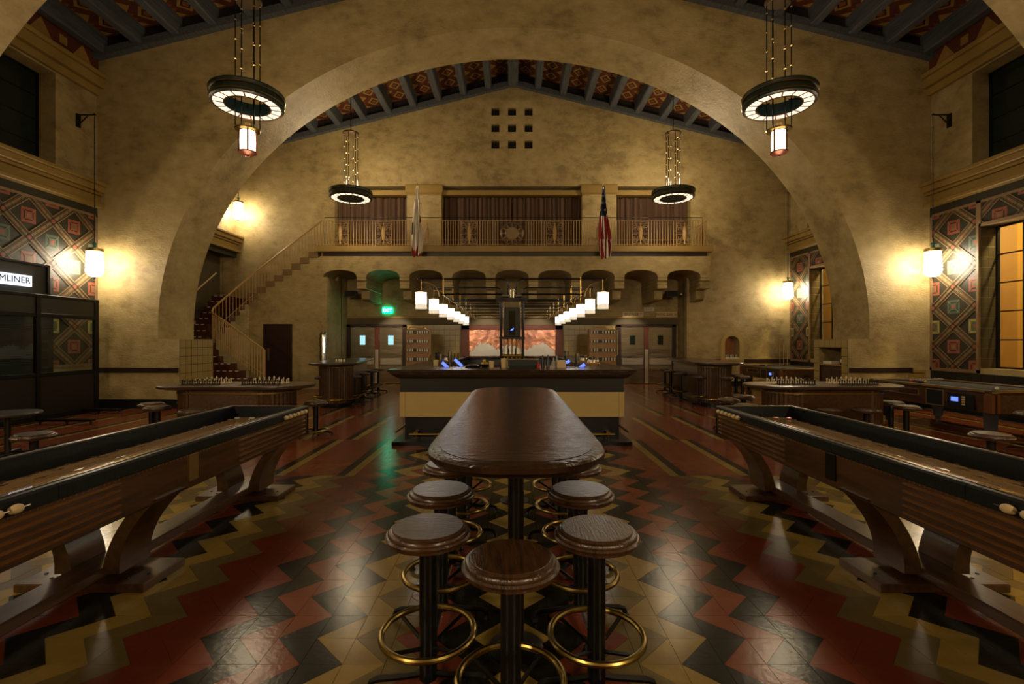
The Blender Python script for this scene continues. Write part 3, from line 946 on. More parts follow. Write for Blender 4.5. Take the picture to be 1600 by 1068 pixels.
# stair railings
Pn = [px(411, 543, 13.05), px(385, 527, 13.3), px(352, 502, 13.7)]
Pc = px(331, 489, 14.35)
rail = [px(413, 546, 13.0), px(400, 537, 13.15), px(372, 516, 13.5), px(345, 497, 14.0), px(334, 490, 14.25), px(331, 486, 14.45), px(334, 480, 14.7), px(345, 470, 14.95), px(397, 426, YB), px(450, 385, YB), px(503, 344, YB)]
sr_ = thing('stair_railing', 'thin cream metal stair railing bending down from balcony to floor', 'railing', (0, 0, 0))
MB().path(rail, .022, 6).build('handrail', RAIL_M, sr_)
MB().path([p - Vector((0, 0, .05)) for p in rail], .008, 4).build('under_rail', RAIL_M, sr_)
MB().path([p - Vector((0, 0, .70)) for p in rail], .008, 4).build('lower_rail', RAIL_M, sr_)
tot = []
for a, b_ in zip(rail[:-1], rail[1:]):
    L = (Vector((b_.x - a.x, b_.y - a.y, 0))).length; n = max(1, int(L / .10))
    for k in range(n): tot.append(a.lerp(b_, (k + .5) / n))
bb = None
for p in tot:
    if bb is None: bb = MB().box(-.008, .008, -.008, .008, -.86, 0).build('baluster', RAIL_M, sr_); o = bb
    else: o = bb.copy(); COL.objects.link(o)
    o.location = p
MB().box(-.02, .02, -.02, .02, -1.1, 0).build('newel_post', RAIL_M, sr_, tuple(rail[0]))
wrn = thing('wall_handrail', 'short pale handrail fixed to the stairwell wall beside arch', 'railing', (0, 0, 0))
a, b_ = px(302, 457, 14.5), px(336, 426, 15.6)
a.x = XL + .09; b_.x = XL + .09
MB().tube(a, b_, .022, 6).build('rail', IVORY, wrn)
for t in (.2, .8):
    p = a.lerp(b_, t); MB().tube(p, p + Vector((-.09, 0, -.05)), .01, 5).build('bracket', BLACK_M, wrn)
# dark storage door under the stairs
d = struct(thing('door_1', None, None, (-7.70, YB, 0)))
MB().box(-.43, .43, -.035, .0, 0, 2.1).bbox(-.47, -.43, -.045, .0, 0, 2.14, .004).bbox(.43, .47, -.045, .0, 0, 2.14, .004).bbox(-.43, .43, -.045, 0, 2.1, 2.14, .004).build('door_leaf', DOORWOOD, d)
MB().bbox(-.33, -.27, -.055, -.035, .95, 1.35, .004).build('push_plate', BRASS_L, d)

# ------------------------------------------------------------------ alcove doors and furniture
def steel_doors(n, x0, xm0, xm1, x1, side):
    Y = YA - .02
    g = lambda v: (v - 800) * (YA - .05) / FPX
    d = struct(thing('door_%d' % n, None, None, (0, Y, 0)))
    z1 = 2.10
    fr = MB().bbox(g(x0) - .16, g(x0), -.08, .0, 0, z1 + .08, .01).bbox(g(x1), g(x1) + .14, -.08, 0, 0, z1 + .08, .01).bbox(g(x0) - .16, g(x1) + .14, -.08, 0, z1, z1 + .10, .01)
    fr.build('door_frame', DOORWOOD, d)
    MB().bbox(g(xm0), g(xm1), -.09, 0, 0, z1, .01).build('centre_post', REDWOOD, d)
    MB().bbox(g(xm0) + .02, g(xm1) - .02, -.10, -.085, 0.02, 1.28, .004).build('post_plate', PLATE, d)
    for a, b_ in ((x0, xm0), (xm1, x1)):
        lf = MB().bbox(g(a) + .01, g(b_) - .01, -.055, -.01, .02, z1 - .01, .006).build('door_leaf', STEEL, d)
        c = (g(a) + g(b_)) / 2
        MB().bbox(c - .13, c + .13, -.062, -.05, 1.42, 1.82, .004).build('window_frame', STEEL, lf)
        MB().box(c - .10, c + .10, -.066, -.058, 1.45, 1.79).build('pane', emis('door_window_light', (.42, .80, .85), .8) if side < 0 else DARKGLASS, lf)
        MB().bbox(g(a) + .04, g(b_) - .04, -.066, -.05, .72, .95, .004).build('push_plate', PLATE, lf)
        MB().bbox(g(a) + .04, g(b_) - .04, -.062, -.05, .08, .40, .004).build('kick_plate', STEEL, lf)
steel_doors(2, 548, 586, 593, 629, -1)
steel_doors(3, 970, 1006, 1013, 1050, 1)
# hearth wall: red surround, copper sheet, steel splash
h = thing('copper_backsplash', 'hammered copper panel in red surround above steel splash behind bar', 'panel', (0, YA - .03, 0))
g = lambda v: (v - 800) * (YA - .1) / FPX
gz = lambda v: CAMH + (534 - v) * (YA - .1) / FPX
MB().bbox(g(721), g(733), -.10, .02, 0, gz(508), .01).bbox(g(868), g(879), -.10, .02, 0, gz(508), .01).bbox(g(721), g(879), -.10, .02, gz(515), gz(508), .01).build('surround', REDWOOD, h)
# wavy join between copper and steel
wav = [(g(733), gz(541))]
hs_ = [0, .12, .30, .38, .34, .22, .10, .14, .24, .30, .26, .12, .06, .10, .22, .32, .36, .30, .16, .05]
for i, v in enumerate(hs_): wav.append((g(734) + (g(867) - g(734)) * i / (len(hs_) - 1), gz(551) + v * .9 + .03 * ((i * 7) % 3)))
w2 = [wav[0]]
for a, b_ in zip(wav[1:-1], wav[2:]):
    w2 += [a, ((a[0] * 2 + b_[0]) / 3, (a[1] + b_[1]) / 2 + .05), ((a[0] + b_[0] * 2) / 3, (a[1] + b_[1]) / 2 - .02)]
wav = w2 + [wav[-1]]
MB().box(g(733), g(868), -.045, -.03, gz(560), gz(515)).build('copper_sheet', COPPER, h)
MB().prism([(g(733), gz(566))] + wav[1:] + [(g(868), gz(566))], 'y', -.06, -.046).build('steel_splash', mat('splash_steel', 'cfcdc6', .4, metal=.4, bump=.3, bscale=6), h)
MB().bbox(g(722), g(878), -.5, .02, .0, gz(560), .02).build('hearth_base', mat('dark_slats', '2a2620', .5), h)
sl2 = MB()
for k in range(26): sl2.box(g(735) + k * .12, g(735) + k * .12 + .05, -.52, -.49, .3, gz(561))
sl2.build('front_bars', STEEL, h)
for x_ in (-4.3, -.95, .95, 4.3):
    l = bpy.data.lights.new('downlight', 'SPOT'); l.energy = 70; l.color = (1, .80, .58); l.spot_size = R(75); l.spot_blend = .6; l.shadow_soft_size = .05
    o = bpy.data.objects.new('downlight', l); o.location = (x_, YA - 1.1, 2.9); o.rotation_euler = (R(35), 0, 0); COL.objects.link(o)
# timber tap cabinets with rows of bright taps
def tap_cabinet(x0, x1, label):
    Y = 16.0; a, b_ = (x0 - 800) * Y / FPX, (x1 - 800) * Y / FPX
    zt = CAMH + (534 - 514) * Y / FPX
    c = thing('glass_cabinet', label, 'cabinet', ((a + b_) / 2, Y, 0)); w = (b_ - a) / 2
    MB().bbox(-w, w, 0, .4, 0, zt, .01).build('cabinet_body', WOOD_TAN, c)
    for r_ in range(5):
        z = zt - .10 - r_ * .30
        MB().box(-w + .03, w - .03, -.02, .0, z - .05, z + .06).build('shelf_gap', DARK_BAND, c)
        rr = MB()
        for k in range(9):
            if k in (3,): continue
            x = -w + .07 + k * (2 * w - .14) / 8
            rr.lathe([(.022, -.045), (.026, .05), (.0, .05)], (x, -.04, z), 6)
        rr.build('glass_row', mat('bright_glass', 'e8dfc6', .2, spec=.7), c)['kind'] = 'stuff'
    MB().path([(-w + .1, -.03, zt), (-w + .15, -.03, zt + .07), (w - .15, -.03, zt + .07), (w - .1, -.03, zt)], .018, 6).build('top_handle', BRASS_L, c)
    MB().path([(w - .05, -.03, zt - .9), (w + .03, -.03, zt - .85), (w + .03, -.03, zt - .05), (w - .1, -.03, zt)], .016, 6).build('side_pipe', IVORY, c)
tap_cabinet(634, 671, 'tan wooden glass cabinet left of the copper panel')
tap_cabinet(921, 963, 'tan wooden glass cabinet right of the copper panel')
# signs over the doors
def sign(cx, cy_, w, h_, body, label, board, ink, size, name='wall_sign'):
    c = px(cx, cy_, YA - .05)
    s = thing(name, label, 'sign', (c.x, YA - .04, c.z))
    MB().bbox(-w / 2, w / 2, -.03, 0, -h_ / 2, h_ / 2, .005).build('board', board, s)
    text('lettering', body, size, ink, s, (0, -.032, -.005), (pi / 2, 0, 0))
    return s
sign(989, 491, .78, .20, 'BREWERY', 'pale board sign reading BREWERY above right steel doors', IVORY, STONE_D, .15)
sign(1041, 491, .78, .20, 'PATIO BAR \u2192', 'pale board sign reading PATIO BAR with arrow', IVORY, STONE_D, .125)
sign(1014, 483, .38, .14, 'EXIT', 'small unlit white exit sign between the two board signs', WHITE_P, mat('grey_ink', '8f8a7c', .5), .12, 'exit_sign')
ex = sign(605.5, 484.5, .36, .20, 'EXIT', 'green glowing exit sign above the left steel doors', E_GREEN, mat('exit_letter', 'f0fff4', .5, emit=(.8, 1, .9), es=2.5), .17, 'exit_sign')
MB().prism([(-.28, 0), (-.21, .05), (-.21, -.05)], 'y', -.02, 0).build('arrow', mat('grey_ink', '8f8a7c', .5), ex)
# loudspeakers and cameras under the balcony arches
for x, lab, dx in ((549, 'black loudspeaker under leftmost balcony arch', -1), (1049, 'black loudspeaker under rightmost balcony arch', 1)):
    c = px(x, 459, 17.2)
    s = thing('loudspeaker', lab, 'speaker', tuple(c))
    MB().prism([(-.2, -.1), (.2, -.1), (.19, .1), (-.19, .1)], 'y', -.12, .12).build('speaker_case', BLACK_P, s)
    MB().box(-.17, .17, -.13, -.115, -.085, .085).build('grille', mat('grille_black', '060606', .7), s)
    MB().box(-.02, .02, .1, .58, -.02, .02).build('bracket', BLACK_M, s)
    c2 = px(x - 14 if dx < 0 else x + 16, 461, 17.4)
    k = thing('security_camera', 'small white dome camera beside the %s loudspeaker' % ('left' if dx < 0 else 'right'), 'camera', tuple(c2))
    MB().lathe([(.06, 0), (.06, .06), (.0, .06)], n=12).lathe([(.0, -.06), (.035, -.05), (.055, 0)], n=12, mi=1).build('dome', [WHITE_P, BLACK_P], k)
    MB().box(-.01, .01, .0, .4, .03, .05).build('bracket', WHITE_P, k)
# steel post by the stair wall
sp = thing('steel_post', 'tall round-topped stainless steel post behind left tall table', 'post', (-6.0, 15.25, 0))
MB().lathe([(.13, 0), (.13, .02), (.11, .03), (.11, 1.75), (.10, 1.82), (.06, 1.88), (0, 1.9)], n=20).build('post_body', STEEL, sp)
MB().box(.05, .085, -.105, -.09, 1.2, 1.7).build('steel_streak', emis('streak_glow', (.7, .9, 1), 1.2), sp)  # glowing strip put in for the bright streak on the steel
# glasses in the wall niche
ng = thing('glass_tray', 'tray of upturned glasses in the arched wall niche', 'glasses', (NR[0], YE + .12, NR[1]))
MB().bbox(-.24, .24, -.16, .1, 0, .03, .004).build('tray', WHITE_P, ng)
for k in range(5):
    MB().lathe([(.035, .03), (.03, .14), (.0, .14)], (-.18 + .09 * k, -.06 + .06 * (k % 2), 0), 10).build('glass', GLASSWARE, ng)

# ------------------------------------------------------------------ flags
def flag(x, tip, bot, label, us):
    Y = 15.35
    tp = px(x[0], tip, Y); bt = px(x[1], bot, Y)
    f = thing('flag', label, 'flag', (tp.x, Y, 0))
    MB().tube((0, .48, 4.6), (0, -.02, tp.z + .03), .014, 6).build('pole', BRASS, f)
    MB().lathe([(0, .06), (.02, .03), (.012, 0), (0, 0)], (0, -.02, tp.z + .03), 8).build('finial', BRASS, f)
    N, M_ = 40, 14
    vs = []; top = tp.z - .02; bo = bt.z
    for j in range(N + 1):
        t = j / N; z = top + (bo - top) * t
        wd = .035 + .36 * min(1, t * 1.25) ** .8
        if t > .88: wd *= 1 - (t - .88) * 1.0
        for k in range(M_ + 1):
            s_ = k / M_ - .5
            xx = s_ * wd + (bt.x - tp.x) * t + .02 * sin(t * 9 + k)
            yy = .07 * sin(k * 1.55 + t * 2.2) * min(1, t * 3) - .05
            zz = z + (.07 * sin(k * 1.1 + 1) * t if t > .8 else 0)
            vs.append((xx, yy, zz))
    fs = [(j * (M_ + 1) + k, j * (M_ + 1) + k + 1, (j + 1) * (M_ + 1) + k + 1, (j + 1) * (M_ + 1) + k) for j in range(N) for k in range(M_)]
    RED = mat('flag_red', '9c2a28', .8); WHT = mat('flag_white', 'd8cfc0', .8); BLU = mat('flag_blue', '171c38', .8); DKB = mat('flag_dark', '20261f', .8)
    m = MB(); m.v = [tuple(p) for p in vs]; m.f = fs; m.sm = [True] * len(fs)
    for j in range(N):
        t = j / N
        for k in range(M_):
            if us:
                if t < .42 - .03 * (k > 9): c = 2
                else: c = 0 if ((k + int((t - .4) * 3)) // 2) % 2 == 0 else 1
                if .02 < t < .42 and (j % 4 == 1) and (k % 4 == (1 if (j // 4) % 2 else 3)): c = 1
            else:
                c = 1
                if .40 < t < .52 and k >= 11: c = 0
                if .50 < t < .68 and k <= 1: c = 3
                if t > .9 - .05 * sin(k): c = 0 if k < 9 or t > .95 else 1
            m.m.append(c)
    m.build('cloth', [RED, WHT, BLU, DKB], f, fix=False)
flag((652, 652), 290, 399, 'white state flag with red edge hanging limp at balcony', False)
flag((942, 945), 290, 402, 'red, white and blue striped flag with stars hanging at balcony', True)

# ------------------------------------------------------------------ chandeliers
def chandelier(kind, label, loc):
    c = thing('chandelier', label, 'chandelier', loc, group='ring chandeliers')
    ro, ri = .60, .375
    MB().lathe([(ri, -.02), (ri, .20), (ri + .03, .22), (ro + .03, .22), (ro + .04, .20), (ro + .03, .15), (ro, .14), (ro, .05), (ro + .02, .04), (ro + .02, .0), (ro - .02, -.02), (ro - .03, .0)], n=40, mi=0).build('ring_band', TEAL_D, c)
    MB().torus((0, 0, .045), ro + .02, .010, 40, 6).torus((0, 0, .15), ro + .03, .010, 40, 6).build('gold_bead', BRASS, c)
    MB().lathe([(ri - .002, -.02), (ri - .002, .21)], n=32).build('inner_drum', TEAL_M, c)
    n = 16; pn = None
    for k in range(n):
        if pn is None:
            a = 2 * pi / n; g_ = .012; m = MB(); vs = []
            for r_ in (ri + .02, ro - .035):
                for t in (g_ / r_, a / 2, a - g_ / r_): vs.append((r_ * cos(t), r_ * sin(t), -.012))
            m.add(vs, [(0, 3, 4, 1), (1, 4, 5, 2)], 0)
            pn = m.build('glass_panel', E_RING, c); o = pn
        else: o = pn.copy(); COL.objects.link(o)
        o.rotation_euler = (0, 0, 2 * pi * k / n)
    fr = MB().torus((0, 0, -.014), ri + .01, .014, 32, 5).torus((0, 0, -.014), ro - .025, .014, 40, 5)
    for k in range(n):
        t = 2 * pi * k / n; fr.box(0, 0, 0, 0, 0, 0) if False else fr.tube((ri * cos(t), ri * sin(t), -.014), ((ro - .02) * cos(t), (ro - .02) * sin(t), -.014), .008, 4)
    fr.build('panel_frame', mat('red_bronze', '5a2c1c', .35, metal=.6), c)
    MB().lathe([(ri + .05, .225), (ro - .05, .225)], n=24).build('added_uplight_panel', E_UP, c)  # glow added on the ring top to light ceiling and upper arch
    rods = 6; zt = 7.84 - loc[2]
    zlow = -.40 if kind == 'near' else .1
    for k in range(rods):
        t = 2 * pi * (k + .5) / rods; x, y = .20 * cos(t), .20 * sin(t)
        m = MB().tube((x, y, zlow), (x, y, zt), .010, 6)
        z = .45 + .12 * (k % 3)
        while z < zt: m.lathe([(0, -.02), (.022, 0), (0, .02)], (x, y, z), 8, 1); z += .36
        m.build('hanging_rod', [BLACK_M, BRASS_L], c)
    MB().lathe([(0, zt), (.21, zt), (.24, zt + .03), (.24, zt + .06), (.1, zt + .10), (0, zt + .1)], n=24).build('ceiling_cap', mat('dull_bronze', '4a3a22', .5, metal=.6), c)
    MB().tube((0, 0, zt + .08), (0, 0, zc(loc[0]) + .47 - loc[2]), .016, 8).build('stem', BLACK_M, c)
    for k in range(3):
        t = 2 * pi * k / 3; MB().tube((.18 * cos(t), .18 * sin(t), .12), (ri * cos(t), ri * sin(t), .12), .012, 6).build('spoke', BLACK_M, c)
    if kind == 'near':
        MB().lathe([(.15, 0), (.21, .01), (.22, .035), (.15, .05)], (0, 0, -.48), 24).build('lantern_collar', BRASS, c)
        MB().lathe([(.0, .06), (.05, .05), (.06, .0)], (0, 0, -.38), 12).build('lantern_finial', BRASS_L, c)
        MB().lathe([(.125, -.48), (.135, -.68), (.125, -.88)], n=20).build('lantern_glass', E_DROP, c)
        for k in range(4):
            t = 2 * pi * k / 4 + .5; MB().box(-.012, .012, -.006, .006, -.88, -.46).build('lantern_rib', mat('red_bronze', '5a2c1c'), c, (.142 * cos(t), .142 * sin(t), 0))
        MB().lathe([(.0, -.97), (.02, -.95), (.02, -.93), (.09, -.92), (.155, -.88), (.155, -.86), (0, -.86)], n=24).build('lantern_base', mat('red_bronze', '5a2c1c'), c)
    else:
        MB().lathe([(0, .0), (ri - .01, .0), (ri - .01, .02), (0, .02)], n=32).build('centre_disc', TEAL_M, c)
    def fill_light(kind_, e, z, r):  # fill light added in mid-air to brighten the hall, no lamp body
        l = bpy.data.lights.new('fill_light', kind_); l.energy = e; l.color = WARM; l.shadow_soft_size = r
        if kind_ == 'SPOT': l.spot_size = R(172); l.spot_blend = .35
        o = bpy.data.objects.new('fill_light', l); COL.objects.link(o); o.parent = c; o.location = (0, 0, z)
    if loc[1] > 12: fill_light('SPOT', P_FAR, -.3, .45); fill_light('POINT', P_UP, .5, .15)
    else: fill_light('POINT', P_NEAR if loc[1] > 6 else P_REAR if loc[1] > 0 else P_BACK, -1.6, .3)
    return c
CX = 4.9
chandelier('near', 'near left ring chandelier with a lantern hanging below', (-CX, 8.9, 5.93))
chandelier('near', 'near right ring chandelier with a lantern hanging below', (CX + .05, 8.9, 5.93))
chandelier('far', 'far left ring chandelier with closed centre disc before balcony', (-CX, 14.6, 5.92))
chandelier('far', 'far right ring chandelier with closed centre disc before balcony', (CX, 14.6, 5.92))
chandelier('near', 'left ring chandelier of the bay above the camera, out of frame', (-CX, 3.1, 5.93))
chandelier('near', 'right ring chandelier of the bay above the camera, out of frame', (CX, 3.1, 5.93))
chandelier('near', 'left ring chandelier of the bay behind the camera, out of frame', (-CX, -4.2, 5.93))
chandelier('near', 'right ring chandelier of the bay behind the camera, out of frame', (CX, -4.2, 5.93))

# ------------------------------------------------------------------ wall lanterns
def wall_lantern(sg, Y, zl, label, short=False):
    X = XL if sg < 0 else XR
    w = thing('wall_lantern', label, 'lantern', (X, Y, 0), group='hanging wall lanterns')
    zb = 6.62; ax = -sg * .38
    MB().bbox(*sorted((0, -sg * .03)), -.05, .05, zb - .28, zb + .02, .004).build('wall_plate', BLACK_M, w)
    MB().path([(0, 0, zb), (ax * .9, 0, zb), (ax, 0, zb + .02), (ax * 1.04, 0, zb - .01)], .016, 6).tube((0, 0, zb - .24), (ax * .62, 0, zb - .01), .012, 6).build('bracket_arm', BLACK_M, w)
    ztop = zl + .40
    m = MB().tube((ax, 0, ztop), (ax, 0, zb), .009, 6)
    z = ztop + .15
    while z < zb - .1: m.lathe([(0, -.02), (.02, 0), (0, .02)], (ax, 0, z), 6); z += .35
    m.build('hanging_rod', BLACK_M, w)
    MB().lathe([(.0, .44), (.03, .42), (.055, .40), (.03, .38), (.03, .31), (0, .31)], (ax, 0, zl), 12).build('teal_cap', mat('verdigris', '4f8f88', .5), w)
    MB().lathe([(.0, .32), (.05, .31), (.165, .29), (.165, .23), (.15, .22), (0, .22)], (ax, 0, zl), 20).build('top_collar', BRASS, w)
    n = 28; prof = [(.145, .22), (.150, 0), (.165, -.18)]
    vs = []
    for r_, z in prof:
        for k in range(n):
            rr = r_ * (1 if k % 2 else .965); t = 2 * pi * k / n; vs.append((ax + rr * cos(t), rr * sin(t), zl + z))
    MB().add(vs, [(i * n + k, i * n + (k + 1) % n, (i + 1) * n + (k + 1) % n, (i + 1) * n + k) for i in range(2) for k in range(n)]).lathe([(.165, -.18), (.158, -.24), (.12, -.30), (.06, -.33), (0, -.335)], (ax, 0, zl), 14).build('glass_shade', E_WALL, w)
    MB().torus((ax, 0, zl - .15), .174, .013, 24, 6).build('shade_ring', BLACK_M, w)
    MB().lathe([(0, -.32), (.022, -.33), (.015, -.38), (0, -.39)], (ax, 0, zl), 8).build('finial', BLACK_M, w)
wall_lantern(-1, 10.72, 3.34, 'left wall lantern hanging on long rod by patterned wall')
wall_lantern(1, 10.72, 3.34, 'near right wall lantern hanging beside the patterned window wall')
wall_lantern(1, 16.35, 3.33, 'far right wall lantern seen past the arch')
wall_lantern(-1, 16.35, 6.05, 'small-looking far left lantern high above the stairs')

wall_lantern(-1, 4.9, 3.34, 'left wall lantern beside the camera, out of frame')
wall_lantern(1, 4.9, 3.34, 'right wall lantern beside the camera, out of frame')

# ------------------------------------------------------------------ stools
def stool(h, label, loc, name='bar_stool'):
    s = thing(name, label, 'stool', loc, random.uniform(0, 1.5))
    R0 = .19
    MB().lathe([(0, h - .001), (R0 - .036, h - .001), (R0 - .034, h - .003), (R0 - .033, h - .011), (R0 - .026, h - .011), (R0 - .018, h - .014), (R0 - .014, h - .020), (R0 - .013, h - .027), (R0 - .006, h - .028), (R0, h - .036), (R0 - .004, h - .046), (R0 - .012, h - .050), (R0 - .012, h - .060), (R0 - .03, h - .066), (0, h - .066)], n=40).build('seat', WOOD_SEAT, s)
    MB().tube((0, 0, .05), (0, 0, h - .06), .040, 20).lathe([(.09, h - .075), (.09, h - .062), (0, h - .062)], n=16).build('post', BLACK_M, s)
    rz = h - .475
    MB().torus((0, 0, rz), .205, .014, 44, 10).build('foot_ring', BRASS, s)
    m = MB()
    for k in range(4):
        t = pi / 2 * k + pi / 4; m.tube((.04 * cos(t), .04 * sin(t), rz - .06 if rz > .12 else rz), (.2 * cos(t), .2 * sin(t), rz - .008), .009, 6)
    m.build('ring_stays', BLACK_M, s)
    for k in range(4):
        t = pi / 2 * k; a = Vector((cos(t), sin(t), 0))
        MB().path([a * .02 + Vector((0, 0, .07)), a * .10 + Vector((0, 0, .058)), a * .225 + Vector((0, 0, .05)), a * .25 + Vector((0, 0, .04)), a * .26 + Vector((0, 0, .012))], .014, 6).lathe([(0, 0), (.024, 0), (.02, .014), (0, .016)], tuple(a * .26), 8).build('base_arm', BLACK_M, s)
    return s
P_T = stool(.73, 'wooden bar stool alone at near end of long table', (-.005, 1.85, 0))
P_T.rotation_euler = (0, 0, pi / 2 + .1)
KIDS[P_T.name] = list(P_T.children)
P_L = stool(.57, 'low stool with brass ring just beyond left shuffleboard table', (-3.25, 7.95, 0), 'low_stool')
KIDS[P_L.name] = list(P_L.children)
def st_tall(x, y, lab, rz=None, grp=None): return dup(P_T, (x, y, 0), random.uniform(0, 6.2) if rz is None else rz, lab, grp)
def st_low(x, y, lab): return dup(P_L, (x, y, 0), random.uniform(0, 6.2), lab)
G = 'stools along the long table'
P_T['group'] = G
st_tall(-.375, 2.15, 'nearest stool on left side of the long table', .05, G)
st_tall(.375, 2.13, 'nearest stool on right side of the long table', 1.6, G)
st_tall(-.40, 2.70, 'second stool on left side of the long table', 0, G)
st_tall(.385, 2.70, 'second stool on right side of the long table', .1, G)
st_tall(-.42, 3.27, 'third stool, half under left edge of long table', 0, G)
st_tall(.42, 3.27, 'third stool, mostly hidden under right edge of long table', 0, G)
for k, nm in ((3.82, 'fourth'), (4.37, 'fifth')):
    for sg, w in ((-1, 'left'), (1, 'right')): st_tall(sg * .40, k, '%s stool hidden under the %s of the long table' % (nm, w), .1, G)
def P2(x, y, z): Y = (CAMH - z) * FPX / (y - 534); return ((x - 800) * Y / FPX, Y)
G = 'tall stools round the left fluted table'
for (x, y), w in (((504, 587.5), 'tall stool at left front of left fluted table'), ((553, 586), 'nearest tall stool on aisle side of left fluted table'),
                  ((567, 582), 'second tall stool on aisle side of left fluted table'), ((581, 578), 'third tall stool on aisle side of left fluted table'), ((591, 575.5), 'farthest tall stool on aisle side of left fluted table')):
    a = P2(x, y, .73); st_tall(a[0], a[1], w, None, G)
G = 'tall stools round the right fluted table'
for (x, y), w in (((1039, 575.5), 'farthest tall stool on aisle side of right fluted table'), ((1048, 578), 'fourth tall stool from front by right fluted table'), ((1064, 582), 'third tall stool from front by right fluted table'), ((1094, 587), 'front tall stool on aisle side of right fluted table'),
                  ((1133, 588), 'tall stool directly before the fluted drum, right side'), ((1150, 584), 'tall stool at right of right fluted table, back one'), ((1160, 587), 'pale-topped tall stool at far right of right fluted table')):
    a = P2(x, y, .73); st_tall(a[0], a[1], w, None, G)
lowpos = [((53, 676), 'low stool in left foreground beyond the shuffleboard rail'), ((237, 629), 'rear low stool of the pair left of left oval table'), ((246, 634), 'front low stool of the pair left of left oval table'),
          ((297, 625), 'low stool tucked at left end of left oval table'), ((300, 639), 'low stool before the left oval table base'), 
          ((1294, 636), 'low stool before right oval table, left of two'), ((1354, 637), 'low stool before right oval table, right of two'),
          ((1392, 626), 'rear low stool of the pair before pool table'), ((1416, 633), 'front low stool of the pair before pool table'),
          ((1549, 676), 'low stool in right foreground beyond shuffleboard rail'), ((1612, 643), 'low stool cut by right edge of frame'),
          ((1138, 622), 'low stool left of right oval table, nearest the aisle'), ((1162, 617), 'low stool left of right oval table, rear one'), ((1166, 631), 'low stool left of right oval table, front one')]
for (x, y), w in lowpos:
    a = P2(x, y, .57); st_low(a[0], a[1], w)
# round low tables by the left screen
a = P2(12, 644, .60)
t = thing('side_table', 'low round table at left edge before the dark glazed screen', 'table', (a[0], a[1], 0))
MB().lathe([(0, .60), (.34, .60), (.35, .585), (.34, .565), (0, .56)], n=32).build('table_top', mat('grey_top', '3a3630', .3, coat=.4), t)
MB().tube((0, 0, .04), (0, 0, .57), .035, 12).build('post', BLACK_M, t)
for k in range(4):
    q = pi / 2 * k + .4; MB().path([(0, 0, .06), (.2 * cos(q), .2 * sin(q), .055), (.3 * cos(q), .3 * sin(q), .05), (.31 * cos(q), .31 * sin(q), .0)], .016, 6).build('base_arm', BLACK_M, t)

# ------------------------------------------------------------------ long central table
t = thing('long_table', 'long round-cornered dark wooden bar table with stools beneath', 'table', (.02, 3.55, 0))
def rr_outline(hw, hl, r, ry, n=8):
    pts = []
    for (sx, sy, a0) in ((1, -1, -pi / 2), (1, 1, 0), (-1, 1, pi / 2), (-1, -1, pi)):
        for k in range(n + 1):
            q = a0 + pi / 2 * k / n
            pts.append((sx * (hw - r) + r * cos(q), sy * (hl - ry) + ry * sin(q)))
    return pts
HW, HL = .415, 1.66
rings = [(rr_outline(HW - .05, HL - .05, .30, .36), 1.0), (rr_outline(HW - .02, HL - .02, .33, .38), 1.008), (rr_outline(HW - .012, HL - .012, .34, .39), 1.02), (rr_outline(HW, HL, .35, .40), 1.028),
         (rr_outline(HW, HL, .35, .40), 1.05), (rr_outline(HW - .006, HL - .006, .345, .395), 1.06), (rr_outline(HW - .016, HL - .016, .335, .385), 1.064), (rr_outline(HW - .03, HL - .03, .32, .37), 1.066)]
loft(rings).build('table_top', WOOD_TOP, t)
top2 = loft([(rr_outline(HW - .055, HL - .055, .30, .35), 1.06), (rr_outline(HW - .055, HL - .055, .30, .35), 1.0675)]).build('inlay_top', WOOD_TOP, t)
for y in (-1.12, 0, 1.15):
    MB().tube((0, y, .02), (0, y, 1.0), .041, 20).lathe([(.14, 0), (.14, .01), (.06, .03), (.04, .05)], (0, y, 0), 20).build('leg', BLACK_M, t)
MB().box(-.03, .03, -1.4, 1.4, .96, 1.0).build('under_beam', BLACK_M, t)

# ------------------------------------------------------------------ fluted oval tables
def fluted(label, loc, hl, r, h, rz, bhl, br, grp):
    t = thing('oval_table', label, 'table', loc, rz, grp)
    o = lambda d: stadium(0, 0, hl, r - d, 14)
    loft([(o(.06), h - .06), (o(.02), h - .05), (o(0), h - .04), (o(0), h - .01), (o(.015), h)]).build('table_top', WOOD_DK, t)
    base = stadium(0, 0, bhl, br, 40)
    # fluted drum ends, plain centre
    pts = []
    for k, (x, y) in enumerate(stadium(0, 0, bhl, br, 40)):
        d = Vector((x - max(-bhl, min(bhl, x)), y)).normalized() * (.014 if k % 2 else 0)
        pts.append((x - d.x, y - d.y))
    loft([(pts, .10), (pts, h - .06)], smooth=False).build('fluted_base', WOOD_MD, t)
    s = lambda d: stadium(0, 0, bhl, br + d, 20)
    loft([(s(-.03), 0), (s(-.03), .10)]).build('plinth', BLACK_P, t)
    loft([(s(.012), h - .13), (s(.012), h - .105)]).build('brass_band', BRASS, t)
    MB().path([(p[0], p[1], .20 if h > .9 else .16) for p in stadium(0, 0, bhl, br + .10, 16)], .014, 8, 0, True).build('foot_rail', BRASS, t)
    return t
fluted('left oval table with fluted base carrying two chess sets', (-4.50, 7.90, 0), .68, .55, .86, 0, .50, .42, 'oval fluted tables')
fluted('right oval table with fluted base carrying two chess sets', (5.08, 7.90, 0), .68, .55, .86, 0, .50, .42, 'oval fluted tables')
a1 = math.atan2(2.7, -.4); a2 = math.atan2(2.9, .25)
fluted('tall fluted table on the left between bar and stairs', (-4.40, 12.65, 0), 1.35, .55, 1.07, a1, 1.05, .40, 'oval fluted tables')
fluted('tall fluted table on the right before the end wall', (5.02, 12.85, 0), 1.45, .55, 1.07, a2, 1.15, .40, 'oval fluted tables')

